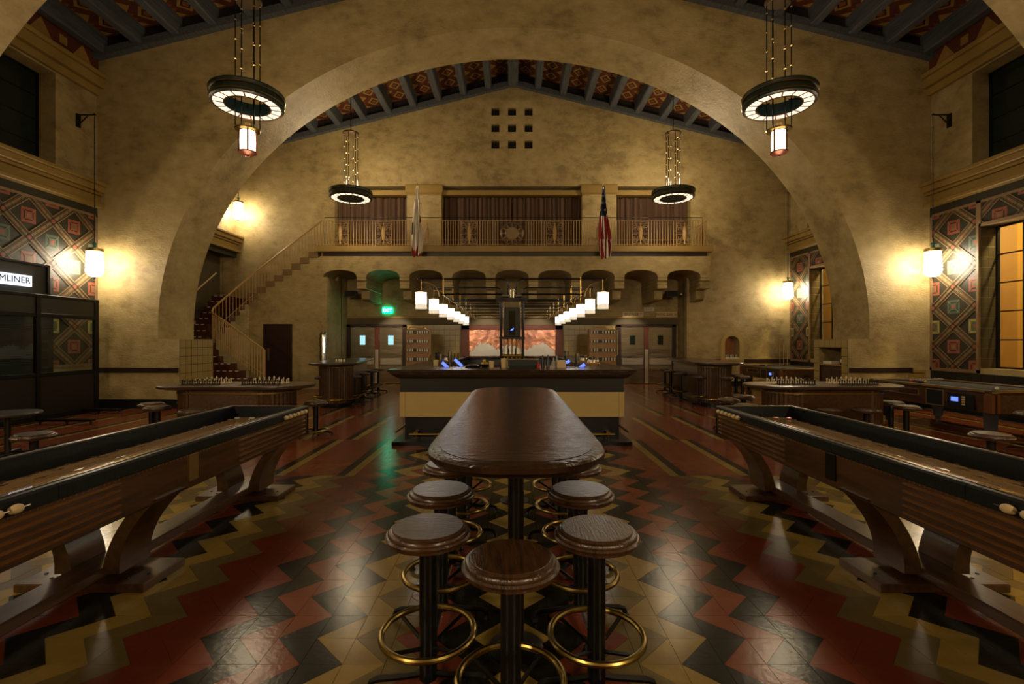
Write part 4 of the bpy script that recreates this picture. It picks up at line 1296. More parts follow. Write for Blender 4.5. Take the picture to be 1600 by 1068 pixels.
# chess sets
def piece(kind):
    pr = {'pawn': [(.018, 0), (.018, .008), (.009, .018), (.007, .04), (.012, .046), (.013, .056), (.008, .066), (0, .068)],
          'rook': [(.02, 0), (.02, .01), (.011, .02), (.011, .06), (.016, .066), (.016, .08), (0, .08)],
          'king': [(.022, 0), (.022, .012), (.011, .025), (.009, .075), (.016, .082), (.013, .10), (.004, .104), (.004, .12), (0, .12)],
          'queen': [(.022, 0), (.022, .012), (.011, .025), (.009, .070), (.017, .086), (.010, .098), (0, .10)],
          'bishop': [(.02, 0), (.02, .01), (.009, .022), (.008, .066), (.013, .072), (.009, .09), (0, .098)]}[kind]
    return pr
protos = {}
def chess(kind, white, loc, label, group):
    key = (kind, white)
    if key not in protos:
        protos[key] = MB().lathe(piece(kind), n=10).build('chess_' + kind, STONE_L if white else STONE_D); o = protos[key]
    else: o = protos[key].copy(); COL.objects.link(o)
    o.location = loc; o.rotation_euler = (0, 0, random.uniform(-.2, .2)); return tag(o, label, 'chess piece', group)
back = ['rook', 'bishop', 'bishop', 'queen', 'king', 'bishop', 'bishop', 'rook']
for (bx, by), wh, side in (((-4.98, 7.85), 'left set on left oval table', 0), ((-4.02, 7.85), 'right set on left oval table', 1), ((4.55, 7.85), 'left set on right oval table', 0), ((5.55, 7.85), 'right set on right oval table', 1)):
    bd = thing('chess_board', 'wooden chess board of the ' + wh, 'board', (bx, by, .86))
    m = MB().bbox(-.33, .33, -.22, .22, 0, .006, .002)
    m.build('board_slab', WOOD_MD, bd)
    sq = MB()
    for i in range(8):
        for j in range(8):
            if (i + j) % 2: sq.box(-.32 + i * .08, -.24 + i * .08, -.208 + j * .052, -.156 + j * .052, .006, .0075)
    sq.build('light_squares', WOOD_PLAY, bd)
    for white in (False, True):
        for row in range(2):
            for i in range(8):
                k = 'pawn' if row == 1 else back[i]
                y = by + (-.19 + .06 * row if not white else .18 - .06 * row)
                chess(k, white, (bx - .28 + i * .08, y, .8675), '%s chess %s of the %s' % ('white' if white else 'black', k, wh), 'chess pieces on the oval tables')
# candle holders on left tall table
for k in range(4):
    o = MB().lathe([(.02, 0), (.022, .05), (.016, .07), (.016, .03), (0, .03)], n=10).build('glass_votive', WHITE_P)
    o.location = (-4.30 + .06 * k, 11.75 + .03 * (k % 2), 1.07)
    tag(o, 'small white cup in the cluster on left tall table', 'cup', 'cups on the left tall table')

# ------------------------------------------------------------------ shuffleboard tables
def shuffle(sg, label, puckm, pucks, plab):
    x0, x1, y0, y1, zt, zb = (2.25, 3.10, -1.45, 5.30, .85, .53)
    XM = (x0 + x1) / 2
    t = thing('shuffleboard_table', label, 'game table', (sg * XM, 0, 0))
    hw = (x1 - x0) / 2
    # cabinet sides with carved grooves
    for s in (-1, 1):
        m = MB(); a, b_ = (s * (hw - .03), s * hw)
        m.bbox(min(a, b_), max(a, b_), y0, y1, zb, zt - .07, .008)
        for (g0, g1) in ((3.95, 5.2), (.9, 2.75)):
            for q in range(5):
                z = zb + .03 + q * .042
                xa = s * hw; m.prism([(xa - s * .004, z), (xa + s * .014, z + .005), (xa + s * .018, z + .013), (xa + s * .008, z + .02), (xa - s * .004, z + .022)], 'y', g0, g1, 1)
        m.build('side_panel', [WOOD_MD, wood('ridge_highlight_wood', '6e4b2b', '523518', rough=.22, stretch=(10, 1, 10))], t)  # lighter wood puts the highlight lines into the ridge colour
    for (ya, yb) in ((y0, y0 + .03), (y1 - .03, y1)):
        MB().bbox(-hw, hw, ya, yb, zb, zt - .07, .008).build('end_panel', WOOD_MD, t)
    # tapering underside
    MB().prism([(-hw + .02, zb + .02), (hw - .02, zb + .02), (hw - .14, zb - .03), (-hw + .14, zb - .03)], 'y', y0 + .02, y1 - .02).build('under_case', WOOD_DK, t)
    # rail pads in segments
    segs = [(y0, .376), (.38, 1.376), (1.38, 2.376), (2.38, 3.376), (3.38, 4.396), (4.40, y1)]
    for s in (-1, 1):
        for (ya, yb) in segs:
            xa, xb = s * (hw - .05), s * (hw + .005)
            lo, hi = min(xa, xb), max(xa, xb)
            MB().prism([(lo, zt - .16 if s > 0 else zt - .075), (hi, zt - .075 if s > 0 else zt - .16), (hi, zt - .012), (hi - .012, zt), (lo + .012, zt), (lo, zt - .012)], 'y', ya, yb).build('rail_pad', PAD, t)
        MB().bbox(*sorted((s * (hw - .052), s * (hw - .045))), y0 + .05, y1 - .05, zt - .17, zt - .015, .001).build('inner_liner', PAD, t)
    MB().bbox(-hw + .05, hw - .05, y1 - .055, y1, zt - .17, zt, .01).build('end_pad', PAD, t)
    # metal edge and joint plate
    e = MB()
    for s in (-1, 1): e.box(*sorted((s * (hw - .055), s * (hw - .046))), y0, y1, zt - .004, zt + .003)
    e.box(-hw + .05, hw - .05, y1 - .06, y1 - .05, zt - .004, zt + .003)
    e.build('edge_strip', mat('dull_edge', '6f6555', .3, metal=.8), t)
    for s in (-1, 1):
        p = MB().bbox(*sorted((s * hw, s * (hw + .012))), 3.33, 3.43, zb + .05, zt - .085, .003).build('joint_plate', BRASS_L if sg < 0 else BLACK_M, t)
    # gutter floor and playing board
    MB().box(-hw + .045, hw - .045, y0 + .03, y1 - .05, zt - .175, zt - .165).build('gutter', mat('gutter_brown', '6a5030', .6, var=.15, scale=6), t)
    MB().bbox(-.25, .25, y0 + .15, y1 - .17, zt - .165, zt - .105, .004).build('playing_board', WOOD_PLAY, t)
    mk = MB(); zz = zt - .1045
    yy = y0 + .3
    while yy < y1 - .3:
        for s in (-1, 1): mk.prism([(s * .235, yy), (s * .215, yy + .03), (s * .235, yy + .06)], 'z', zz, zz + .0008)
        yy += .16
    yy = y0 + .4
    while yy < y1 - .3:
        for s in (-1, 1): mk.box(s * .25 - .012, s * .25 + .012, yy, yy + .02, zt - .115, zt - .100)
        yy += .20
    for k in range(10):
        for q in range(-3, 4):
            if (k + q) % 2: mk.prism([(q * .06 - .012, 2.3 + k * .17), (q * .06 + .012, 2.3 + k * .17 + .05), (q * .06 - .012, 2.3 + k * .17 + .1)], 'z', zz, zz + .0008)
    tag(mk.build('inlay_marks', WOOD_DK, t), kind='stuff')
    nh = MB()
    for s in (-1, 1):
        yy = y0 + .05
        while yy < y1:
            nh.lathe([(.006, 0), (.004, .004), (0, .005)], (0, 0, 0), 5)
            base = len(nh.v) - 15
            for q in range(base, len(nh.v)):
                vx, vy, vz = nh.v[q]; nh.v[q] = (s * (hw + .001 + vz), yy + vx, zt - .088 + vy)
            yy += .034
    tag(nh.build('nailheads', BRASS, t, fix=False), kind='stuff')
    # legs in crossed pairs on base boards
    for yl in (-.35, 3.15, 4.85):
        for s in (-1, 1):
            pr = []
            for q in range(9):
                u = q / 8; pr.append((s * (.15 + .24 * u ** 2.0), .09 + (zb - .06) * u))
            w = [.11 - .02 * sin(pi * q / 8) for q in range(9)]
            poly = [(p[0] - s * w[i] / 2, p[1]) for i, p in enumerate(pr)] + [(p[0] + s * w[i] / 2, p[1]) for i, p in reversed(list(enumerate(pr)))]
            MB().prism(poly, 'y', yl - .16 if yl > 4.5 else yl - .13, yl + .13, smooth=False).build('leg', WOOD_MD, t)
        bd = MB().bbox(-.40, .40, yl - .19, yl + .19, .0, .055, .006).build('base_board', WOOD_MD, t)
        bo = MB()
        for q in (-.33, -.24, .24, .33): bo.lathe([(.012, 0), (.008, .006), (0, .008)], (q, yl - .11 + .06 * (abs(q) > .3), .055), 8)
        bo.build('bolts', BLACK_M, bd)
    MB().bbox(-.095, .095, y0 + .4, y1 - .25, .056, .125, .008).build('stretcher', WOOD_MD, t)
    # scoring beads
    for (ys, n_) in ((4.74, 6), (1.98, 3)):
        for s in (-1,) if sg > 0 else (1,):
            xx = s * (hw + .022)
            MB().tube((xx, ys - .05, zt - .05), (xx, ys + (.50 if n_ > 3 else .24), zt - .05), .005, 6).build('score_wire', STEEL, t)
            for k in range(n_):
                MB().lathe([(0, -.026), (.016, -.024), (.022, -.01), (.022, .01), (.016, .024), (0, .026)], (0, 0, 0), 12).build('score_bead', IVORY, t, (xx, ys + k * .088, zt - .05)).rotation_euler = (pi / 2, 0, 0)
    for k, (dx, y, w) in enumerate(pucks):
        p = thing('puck', plab % w, 'puck', (sg * XM + dx, y, zt - .105), group='shuffleboard pucks')
        MB().lathe([(0, 0), (.026, 0), (.028, .004), (.028, .016), (.024, .019), (.014, .020), (0, .020)], n=20).build('steel_body', STEEL, p)
        MB().lathe([(.010, .020), (.020, .021), (.026, .030), (.024, .036), (0, .037)], n=16).build('coloured_cap', puckm, p)
shuffle(-1, 'left shuffleboard table with dark padded rails and curved legs', GLASSWARE, [(-.13, 4.9, 'left end'), (.02, 4.9, 'middle'), (.16, 4.88, 'right end')], 'silver puck at %s of the row on left shuffleboard')
shuffle(1, 'right shuffleboard table with dark padded rails and curved legs', mat('puck_red', 'a0291c', .3), [(-.16, 4.9, 'left end'), (.02, 4.9, 'middle'), (.14, 4.88, 'right end')], 'red-capped puck at %s of the row on right shuffleboard')

# ------------------------------------------------------------------ pool tables
def pool(label, x0, x1, y0, y1, zt, near):
    t = thing('pool_table', label, 'pool table', ((x0 + x1) / 2, (y0 + y1) / 2, 0))
    hw, hl = (x1 - x0) / 2, (y1 - y0) / 2; zb = zt - .36
    body = []
    MB().prism([(-hw + .05, zb), (hw - .05, zb), (hw - .015, zt - .05), (-hw + .015, zt - .05)], 'y', -hl + .03, hl - .03).build('cabinet', WOOD_MD, t)
    MB().box(-hw + .12, hw - .12, -hl + .12, hl - .12, zt - .05, zt - .03).build('cloth', mat('dark_baize', '151b19', .85, var=.1, scale=9), t)
    for (a, b_, c, d, nm) in ((-hw, hw, -hl, -hl + .11, 'end_rail'), (-hw, hw, hl - .11, hl, 'end_rail'), (-hw, -hw + .11, -hl, hl, 'side_rail'), (hw - .11, hw, -hl, hl, 'side_rail')):
        MB().bbox(a, b_, c, d, zt - .05, zt, .012).build(nm, WOOD_DK, t)
    MB().bbox(-hw - .005, hw + .005, -hl - .006, -hl + .012, zt - .035, zt + .004, .003).bbox(-hw - .006, -hw + .012, -hl, hl, zt - .035, zt + .004, .003).build('metal_edge', BRASS_L, t)
    for sx in (-1, 1):
        for sy in (-1, 1):
            c = MB().bbox(sx * (hw - .05) - .06, sx * (hw - .05) + .06, sy * (hl - .05) - .06, sy * (hl - .05) + .06, zt - .06, zt + .012, .015)
            c.build('corner_cap', STEEL, t)
            c = MB().bbox(sx * (hw - .06) - .065, sx * (hw - .06) - .02, sy * (hl - .06) - .065, sy * (hl - .06) + .065, zb, zt - .06, .01).bbox(sx * (hw - .06) + .02, sx * (hw - .06) + .065, sy * (hl - .06) - .065, sy * (hl - .06) + .065, zb, zt - .06, .01)
            c.build('corner_strip', mat('copper_trim', '8a5a3a', .3, metal=.7), t)
            lg = MB(); cx_, cy_ = sx * (hw - .2), sy * (hl - .22)
            lg.lathe([(.13, zb), (.10, .08), (.06, .07), (.05, 0), (0, 0)], (cx_, cy_, 0), 4); lg.build('leg', BLACK_P, t)
    xf = -hw + .03
    def side_box(ya, yb, za, zb_, m, nm, off=.0):
        return MB().bbox(xf - .02 - off, xf + .03, ya, yb, za, zb_, .004).build(nm, m, t)
    side_box(.1, .75, zb + .16, zb + .25, DOORWOOD, 'ball_return')
    for (ya, yb, za, zb_) in ((.1, .75, zb + .16, zb + .25), (-.40, -.08, zb + .03, zb + .28)):
        f = MB()
        for (p, q, r_, s_) in ((ya - .012, yb + .012, za - .012, za), (ya - .012, yb + .012, zb_, zb_ + .012), (ya - .012, ya, za, zb_), (yb, yb + .012, za, zb_)): f.box(xf - .028, xf + .0, p, q, r_, s_)
        f.build('metal_frame', BRASS_L, t)
    o = side_box(-.40, -.08, zb + .03, zb + .28, BLACK_P, 'ball_window')
    o = side_box(-.95, -.48, zb + .02, zb + .27, BLACK_P, 'coin_panel')
    MB().box(xf - .03, xf - .015, -.68, -.56, zb + .13, zb + .20).build('display', BLUE_S, o)
    kk = MB()
    for q in range(4): kk.box(xf - .028, xf - .015, -.80, -.75, zb + .08 + q * .04, zb + .105 + q * .04)
    kk.build('keypad', IVORY, o)
    MB().bbox(-.1, .12, -hl - .005, -hl + .03, zb + .12, zb + .16, .004).build('end_slot', BLACK_P, t)
    cols = ['b08a2c', '1c2c6a', '8a2218', '3a2450', 'a05a1c', '1c5030', '501812', '141414', 'c0a050', 'b9b9b0', '98423a', '5a4a70', 'b5772a', '417a4c', '7a3a30']
    n = 0
    for r_ in range(5):
        for k in range(r_ + 1):
            x = (k - r_ / 2) * .058; y = .45 + r_ * .05
            b = MB().lathe([(0, -.0285), (.02, -.02), (.0285, 0), (.02, .02), (0, .0285)], n=12)
            o = b.build('pool_ball', mat('ball_%d' % n, cols[n], .15)); o.location = ((x0 + x1) / 2 - .25 + x, (y0 + y1) / 2 + y, zt - .0015)
            tag(o, 'racked %s pool ball on the %s pool table' % (['yellow', 'blue', 'red', 'purple', 'orange', 'green', 'maroon', 'black', 'gold striped', 'white', 'pink', 'violet', 'amber', 'light green', 'brown'][n], near), 'ball', 'racked balls on the %s pool table' % near)
            n += 1
    if near == 'near':
        o = MB().lathe([(0, -.0285), (.02, -.02), (.0285, 0), (.02, .02), (0, .0285)], n=16).build('cue_ball', WHITE_P)
        o.location = ((x0 + x1) / 2 - .2, y0 + .42, zt - .0015); tag(o, 'single white cue ball near the front of near pool table', 'ball')
pool('near pool table at right with blue-lit coin panel', 7.35, 8.75, 7.35, 9.85, .80, 'near')
pool('far pool table seen behind the right oval table', 7.62, 9.02, 13.55, 16.05, .80, 'far')

# ------------------------------------------------------------------ bar
BY0, BY1 = 7.30, 14.4
bar = thing('bar_counter', 'island bar with dark wooden top and cream front panels', 'bar', (0, 0, 0))
def ring_rect(m, xo, xi, yo0, yi0, yo1, yi1, z0, z1, mi=0):
    m.box(-xo, xo, yo0, yi0, z0, z1, mi).box(-xo, xo, yi1, yo1, z0, z1, mi).box(-xo, -xi, yi0, yi1, z0, z1, mi).box(xi, xo, yi0, yi1, z0, z1, mi)
    return m
def outl(d): return [(-1.70 - d, BY0 - d), (1.70 + d, BY0 - d), (1.70 + d, BY1 + d), (-1.70 - d, BY1 + d)]
inn = [(-1.25, BY0 + .48), (1.25, BY0 + .48), (1.25, BY1 - .45), (-1.25, BY1 - .45)]
MB().prism(outl(.16), 'z', 1.10, 1.135, holes=[inn]).prism(outl(.13), 'z', 1.07, 1.10, holes=[inn]).build('counter_top', WOOD_TOP, bar)
# moulded apron (sloping)
m = MB()
for (d0, z0, d1, z1) in ((.12, 1.07, .03, 1.0),):
    a, b_ = outl(d0), outl(d1)
    m.add([(p[0], p[1], z0) for p in a] + [(p[0], p[1], z1) for p in b_], [(i, (i + 1) % 4, 4 + (i + 1) % 4, 4 + i) for i in range(4)])
m.build('apron', WOOD_DK, bar)
ring_rect(MB(), 1.70, 1.30, BY0, BY0 + .4, BY1, BY1 - .4, .79, 1.04).build('upper_band', BLACK_P, bar)
# cream panels, each its own piece
for (a, b_) in ((-1.705, -1.625), (-1.621, 1.621), (1.625, 1.705)):
    MB().bbox(a, b_, BY0 - .012, BY0 + .05, .41, .79, .004).build('front_panel', CREAM_P, bar)
for s in (-1, 1):
    for k in range(5):
        ya = BY0 + .05 + k * 1.4; MB().bbox(*sorted((s * 1.66, s * 1.712)), ya + .004, ya + 1.396, .41, .79, .004).build('side_panel', CREAM_P, bar)
ring_rect(MB(), 1.64, 1.2, BY0 + .06, BY0 + .4, BY1 - .06, BY1 - .4, .05, .42).build('kick_wall', BLACK_P, bar)
ring_rect(MB(), 1.80, 1.2, BY0 - .12, BY0 + .4, BY1 + .1, BY1 - .4, .0, .055).build('plinth', BLACK_P, bar)
for s in (-1, 1):
    MB().tube((s * 1.55, BY0 - .06, .16), (s * .25, BY0 - .06, .16), .016, 10).build('foot_rail', BRASS, bar)
    MB().tube((s * 1.79, BY0 + .1, .16), (s * 1.79, BY1 - .2, .16), .016, 10).build('foot_rail', BRASS, bar)
    for x in (1.45, .9, .35):
        MB().tube((s * x, BY0 - .06, .05), (s * x, BY0 - .06, .16), .012, 8).bbox(s * x - .03, s * x + .03, BY0 - .075, BY0 + .06, .155, .20, .004).build('rail_bracket', BRASS, bar)
# inner steel work top
ring_rect(MB(), 1.25, .70, BY0 + .40, BY0 + .95, BY1 - .4, BY1 - .9, .90, .94).build('work_top', STEEL, bar)
ring_rect(MB(), 1.25, .72, BY0 + .40, BY0 + .93, BY1 - .4, BY1 - .88, .0, .90).build('under_counter', BLACK_P, bar)
MB().bbox(-1.5, -.4, BY0 + .48, BY0 + .62, 1.10, 1.14, .004).bbox(.25, 1.45, BY0 + .48, BY0 + .62, 1.10, 1.14, .004).build('steel_edge', STEEL, bar)

ZT = 1.135
def small(nm, label, cat, x, y, prof, m, n=12, z=ZT, group=None):
    o = MB().lathe(prof, n=n).build(nm, m); o.location = (x, y, z); return tag(o, label, cat, group)
def bx_(pxx, Y): return (pxx - 800) * Y / FPX
# ice tray / sink box near centre
o = thing('bar_tray', 'blue-grey steel drip box on the bar centre', 'box', (bx_(817, 7.85), 7.85, 1.135))
MB().bbox(-.24, .24, -.12, .12, .02, .125, .01).build('box_body', mat('blue_grey_steel', '2e3a3e', .35, metal=.5), o)
MB().bbox(-.255, .255, -.135, .135, .12, .14, .004).build('lid_rim', STEEL, o)
MB().box(-.22, .22, -.1, .1, 0, .02).build('feet', BLACK_P, o)
# tablets
TABS = ((698, 571, -.5, 'left front blue-lit tablet on bar'), (717, 566, -.5, 'left rear blue-lit tablet on bar'), (906, 573, .5, 'right front blue-lit tablet on bar'), (883, 567, .5, 'right rear blue-lit tablet on bar'))
for x, y, tl, lab in TABS:
    Y = 8.0 if y > 569 else 8.7
    s = thing('tablet_terminal', lab, 'tablet', (bx_(x, Y), Y, 1.135 if abs(bx_(x, Y)) > 1.25 or Y < 7.9 else .94))
    zz = CAMH + (534 - y) * Y / FPX - s.location.z
    MB().tube((0, .03, 0), (0, .03, zz), .02, 8).lathe([(.07, 0), (.06, .012), (0, .014)], n=12).build('stand', BLACK_M, s)
    p = MB().bbox(-.10, .10, -.012, .012, -.035, .035, .004).build('screen_case', BLACK_P, s, (0, -.02, zz)); p.rotation_euler = (.5, tl * -1.3 if False else (0.75 if tl < 0 else -.65), 0)
    q = MB().box(-.092, .092, -.0145, -.0125, -.030, .030).build('screen', BLUE_S, p)
    
# bowls with fruit, shakers, bottles, glasses
BOWL = [(.03, 0), (.07, .015), (.115, .05), (.12, .055), (.108, .052), (.06, .02), (0, .012)]
for x, y, lab in ((757, 7.86, 'black bowl of lemons at front left of bar'), (880, 7.9, 'black bowl by the bottles at front right of bar')):
    small('bowl', lab, 'bowl', bx_(x, y), y, BOWL, BLACK_P, 20)
for k, (dx, dy, dz) in enumerate(((-.03, 0, .055), (.035, .01, .055), (0, .03, .055), (.0, 0, .1))):
    o = small('lemon', 'yellow lemon heaped in the black bowl on bar', 'fruit', bx_(757, 7.86) + dx, 7.86 + dy, [(0, -.032), (.018, -.024), (.027, 0), (.018, .024), (0, .032)], mat('lemon', 'c09a20', .45), 12, ZT + dz, 'lemons in the bowl')
small('serving_tray', 'flat black tray beside the bowl of lemons on bar', 'tray', bx_(739, 7.8), 7.8, [(0, 0), (.12, 0), (.135, .03), (.13, .03), (.115, .006), (0, .006)], BLACK_P, 24)
for i, (x, Y, h_, r_, m_, lab) in enumerate((
        (768, 7.75, .11, .045, 'IV', 'squat pale jar left of the steel tap column'), (787, 7.75, .15, .05, 'IV', 'taller pale jar left of the drip box'),
        (841, 7.7, .10, .028, 'RD', 'small red-based bottle right of the drip box'), (848, 7.8, .20, .030, 'BK', 'dark slim bottle nearest the red-based bottle'), (856, 7.8, .21, .030, 'BK', 'second dark slim bottle on the bar right'),
        (865, 7.75, .16, .036, 'GL', 'clear bottle left of the paper box'), (870, 7.85, .19, .030, 'GL', 'tall clear bottle behind the paper box'),
        (689, 8.6, .20, .05, 'ST', 'steel shaker tin on left side of bar'), (684, 8.9, .22, .05, 'BK', 'black canister behind left steel shaker'), (703, 9.2, .22, .045, 'ST', 'second steel shaker farther along left bar'), (713, 9.3, .2, .05, 'BR', 'brass canister on left bar'),
        (902, 8.8, .2, .045, 'ST', 'steel shaker tin on right side of bar'), (885, 9.4, .24, .045, 'ST', 'tall steel shaker farther along right bar'), (681, 8.4, .10, .05, 'IV', 'white mug at left of bar'))):
    M_ = {'IV': IVORY, 'RD': mat('puck_red', 'a0291c'), 'BK': BLACK_P, 'GL': GLASSWARE, 'ST': STEEL, 'BR': BRASS}[m_]
    xx = bx_(x, Y)
    if m_ in ('BK', 'GL', 'RD') and r_ < .04: pr = [(0, 0), (r_, 0), (r_, h_ * .55), (r_ * .4, h_ * .75), (r_ * .35, h_), (0, h_)]
    else: pr = [(0, 0), (r_ * .8, 0), (r_, h_), (r_ * .93, h_), (r_ * .7, .01)]
    zz = ZT if (abs(xx) > 1.25 or Y < 7.79) else .94
    if zz < 1: pr = [(a, b * 1.0 + (ZT - .94) * (b > 0)) for a, b in pr]
    small('bottle' if m_ in ('BK', 'GL', 'RD') and r_ < .04 else 'jar' if m_ == 'IV' else 'shaker', lab, 'bottle' if r_ < .04 else 'container', xx, Y, pr, M_, 14, zz)
o = MB().bbox(-.07, .07, -.05, .05, 0, .12, .004).build('paper_box', IVORY); o.location = (bx_(877, 7.7), 7.7, ZT); tag(o, 'cream paper box of napkins at front right of bar', 'box')
for k in range(16):
    x = bx_(728 + (k % 8) * 3.1, 8.6); y = 8.5 + .1 * (k // 8)
    small('wine_glass', 'upturned stemmed glass in the crowd behind the tray', 'glass', x, y, [(.03, 0), (.034, .05), (.02, .09), (.004, .10), (.004, .16), (.03, .165), (0, .167)], GLASSWARE, 8, .94, 'glasses on the left work top')
for x, Y, lab, sg in ((926, 8.6, 'chrome domed dish on right side of bar', 1), (893, 9.7, 'farther chrome domed dish on right side of bar', 1), (720, 9.8, 'dark domed dish on left side of bar', -1)):
    d_ = thing('domed_dish', lab, 'dish', (bx_(x, Y) if abs(bx_(x, Y)) > 1.3 else 1.42 * sg, Y, ZT))
    MB().lathe([(.12, 0), (.13, .03), (.12, .05), (0, .05)], n=20).build('dish_base', WOOD_TAN, d_)
    MB().lathe([(.12, .05), (.11, .10), (.06, .15), (0, .165)], n=20).build('dome_lid', STEEL, d_)

# bar lamp frame: pipe racks carrying two rows of lamps
rk = thing('pipe_rack', 'black pipe rack on central column carrying the bar lamps', 'rack', (0, 0, 0))
LX = 1.40
LY = [750 * LX * v for v in (.00705, .00819, .00933, .01047, .01161, .01275, .01389)]
LZ = 2.19
for i, Y in enumerate(LY):
    for s in (-1, 1):
        zt_ = LZ + .33
        xi = .06 if i == 0 else .17
        m = MB()
        m.path([(s * (LX + .05), Y, zt_), (s * (xi + .10), Y, zt_), (s * (xi + .03), Y, zt_ - .03), (s * xi, Y, zt_ - .10), (s * xi, Y, zt_ - .24)], .014, 6)
        m.tube((s * .15, Y, zt_ - .235), (s * 1.10, Y, zt_ - .235), .013, 6)
        m.build('cross_pipe', BLACK_M, rk)
        m = MB().tube((s * 1.06, Y, zt_ + .02), (s * 1.06, Y, zt_ - .26), .013, 6)
        pts = [(s * (1.34 - .22 * sin(q * pi / 12) ** 1), Y, zt_ - .05 - .22 * (1 - cos(q * pi / 12))) for q in range(7)]
        m.path([(s * (LX), Y, zt_ - .05)] + pts, .009, 6)
        m.tube((s * (LX - .06), Y, zt_ - .002), (s * (LX + .06), Y, zt_ - .002), .010, 6).tube((s * LX, Y, zt_), (s * LX, Y, LZ + .16), .007, 6)
        m.build('lamp_arm', BRASS_L, rk)
for s in (-1, 1):
    MB().tube((s * .17, LY[0], LZ + .095), (s * .17, LY[-1], LZ + .095), .014, 6).build('long_pipe', BLACK_M, rk)
    MB().tube((s * 1.06, LY[0], LZ + .095), (s * 1.06, LY[-1], LZ + .095), .010, 6).build('long_pipe', BLACK_M, rk)
YT = 8.3
for s in (-1, 1):
    for y in (YT - .14, YT + .2):
        MB().tube((s * .19, y, .94 if y > 7.85 else 1.0), (s * .19, y, LZ + .12), .018, 8).build('column_post', BLACK_M, rk)
    MB().tube((s * .14, YT, .94), (s * .14, YT, LZ + .1), .010, 6).build('column_post', BRASS_L, rk)
MB().bbox(-.27, .27, YT - .2, YT + .25, LZ + .07, LZ + .11, .004).bbox(-.22, .22, YT - .16, YT + .2, 1.60, 1.64, .004).build('column_shelf', BLACK_P, rk)
MB().tube((0, YT, LZ + .1), (0, YT, LZ + .26), .06, 12).tube((-.17, YT, LZ + .15), (.17, YT, LZ + .15), .03, 10).build('pipe_hub', STEEL, rk)
tw = thing('column_display', 'black display box with small blue light in bar column', 'display', (0, YT - .02, 1.64))
MB().bbox(-.13, .13, -.10, .10, 0, .50, .008).build('case', BLACK_P, tw)
MB().box(-.055, .055, -.106, -.10, .03, .44).build('dark_front', mat('black_gloss', '040506', .1), tw)
MB().prism([(-.03, .10), (.02, .115), (.03, .15), (-.01, .13)], 'y', -.109, -.106).build('blue_light', BLUE_L, tw)
bt = thing('beer_tap_tower', 'brass beer tap tower below the black display box', 'tap tower', (0, YT - .05, .94))
MB().tube((-.07, 0, .0), (-.07, 0, .66), .012, 8).tube((0, 0, .0), (0, 0, .66), .012, 8).tube((.07, 0, 0), (.07, 0, .66), .012, 8).build('tap_columns', BRASS_L, bt)
MB().tube((-.2, -.03, .38), (.2, -.03, .38), .022, 10).build('tap_bar', BRASS, bt)
for k in range(4):
    x = -.17 + .113 * k
    MB().tube((x, -.03, .38), (x, -.09, .34), .010, 6).tube((x, -.04, .39), (x, -.05, .50), .012, 6, 1).build('tap', [BRASS, BLACK_P], bt)
MB().lathe([(.13, 0), (.15, .18), (.16, .30), (.12, .31), (0, .31)], (0, -.02, 0), 20).build('keg_urn', mat('urn', 'b4a878', .35, metal=.4), bt)
# lamps
def bar_lamp(loc, label):
    l = thing('bar_lamp', label, 'lamp', loc, group='lamps over the bar')
    MB().lathe([(0, .16), (.02, .155), (.03, .14), (.086, .135), (.088, .12)], n=16).build('cap', BRASS_L, l)
    MB().lathe([(.082, .12), (.085, 0), (.084, -.06)], n=16).lathe([(.0, .119), (.08, .119)], n=12).build('glass_shade', E_BAR, l)
    MB().lathe([(.086, -.058), (.088, -.10), (.092, -.125), (.085, -.13), (0, -.131)], n=16).build('fretted_skirt', mat('skirt', 'd9cdb0', .5, emit=(1, .85, .62), es=.45), l)
    return l
ordn = ['nearest', 'second', 'third', 'fourth', 'fifth', 'sixth', 'farthest']
bl0 = None
for i, Y in enumerate(LY):
    for s, w in ((-1, 'left'), (1, 'right')):
        lab = '%s white cylinder lamp in the %s row over the bar' % (ordn[i], w)
        if bl0 is None: bl0 = bar_lamp((s * LX, Y, LZ), lab); KIDS[bl0.name] = list(bl0.children)
        else: dup(bl0, (s * LX, Y, LZ), None, lab)

# ------------------------------------------------------------------ glazed screen with sign (left)
XS = -9.30
gs = thing('glazed_screen', 'dark metal glazed screen with slatted blind along left wall', 'partition', (XS, 0, 0))
SM = mat('screen_metal', '14130f', .4, metal=.4)
posts = (10.72, 9.40, 8.05, 6.75)
for y in posts: MB().bbox(-.035, .035, y - .045, y + .045, 0, 2.49, .006).build('post', SM, gs)
for (z0, z1) in ((2.43, 2.49), (2.04, 2.12), (.86, .94), (.0, .10)):
    MB().bbox(-.03, .03, 6.75, 10.72, z0, z1, .004).build('rail', SM, gs)
for a, b_ in zip(posts[1:], posts[:-1]):
    MB().box(-.012, .012, a + .045, b_ - .045, 2.12, 2.43).build('top_panel', mat('screen_infill', '26241d', .5), gs)
    MB().bbox(-.015, .015, a + .045, b_ - .045, .10, .86, .004).build('lower_panel', mat('screen_wood', '1a120b', .45, var=.3, scale=4, stretch=(4, 4, .6)), gs)
    MB().box(-.003, .003, a + .045, b_ - .045, .94, 2.04).build('pane', GLASS, gs)
MB().bbox(-.38, -.33, 6.75, 10.08, 0, 2.9, .004).build('doorway_shade_panel', mat('doorway_shade', '171410', .6), gs)  # dark sheet in place of the shade inside the door opening
MB().bbox(-.36, -.02, 10.69, 10.72, 2.44, 2.49, .004).build('return_rail', SM, gs)
slm = MB(); z = .96
while z < 2.03: slm.box(-.07, -.045, 8.10, 9.35, z, z + .006); z += .03
slm.build('blind_slats', mat('blind', '4a4c48', .5), gs)
MB().box(-.2, -.18, 8.05, 9.36, .3, 2.4).build('backing_sheet', mat('screen_back', '232a2c', .5), gs)
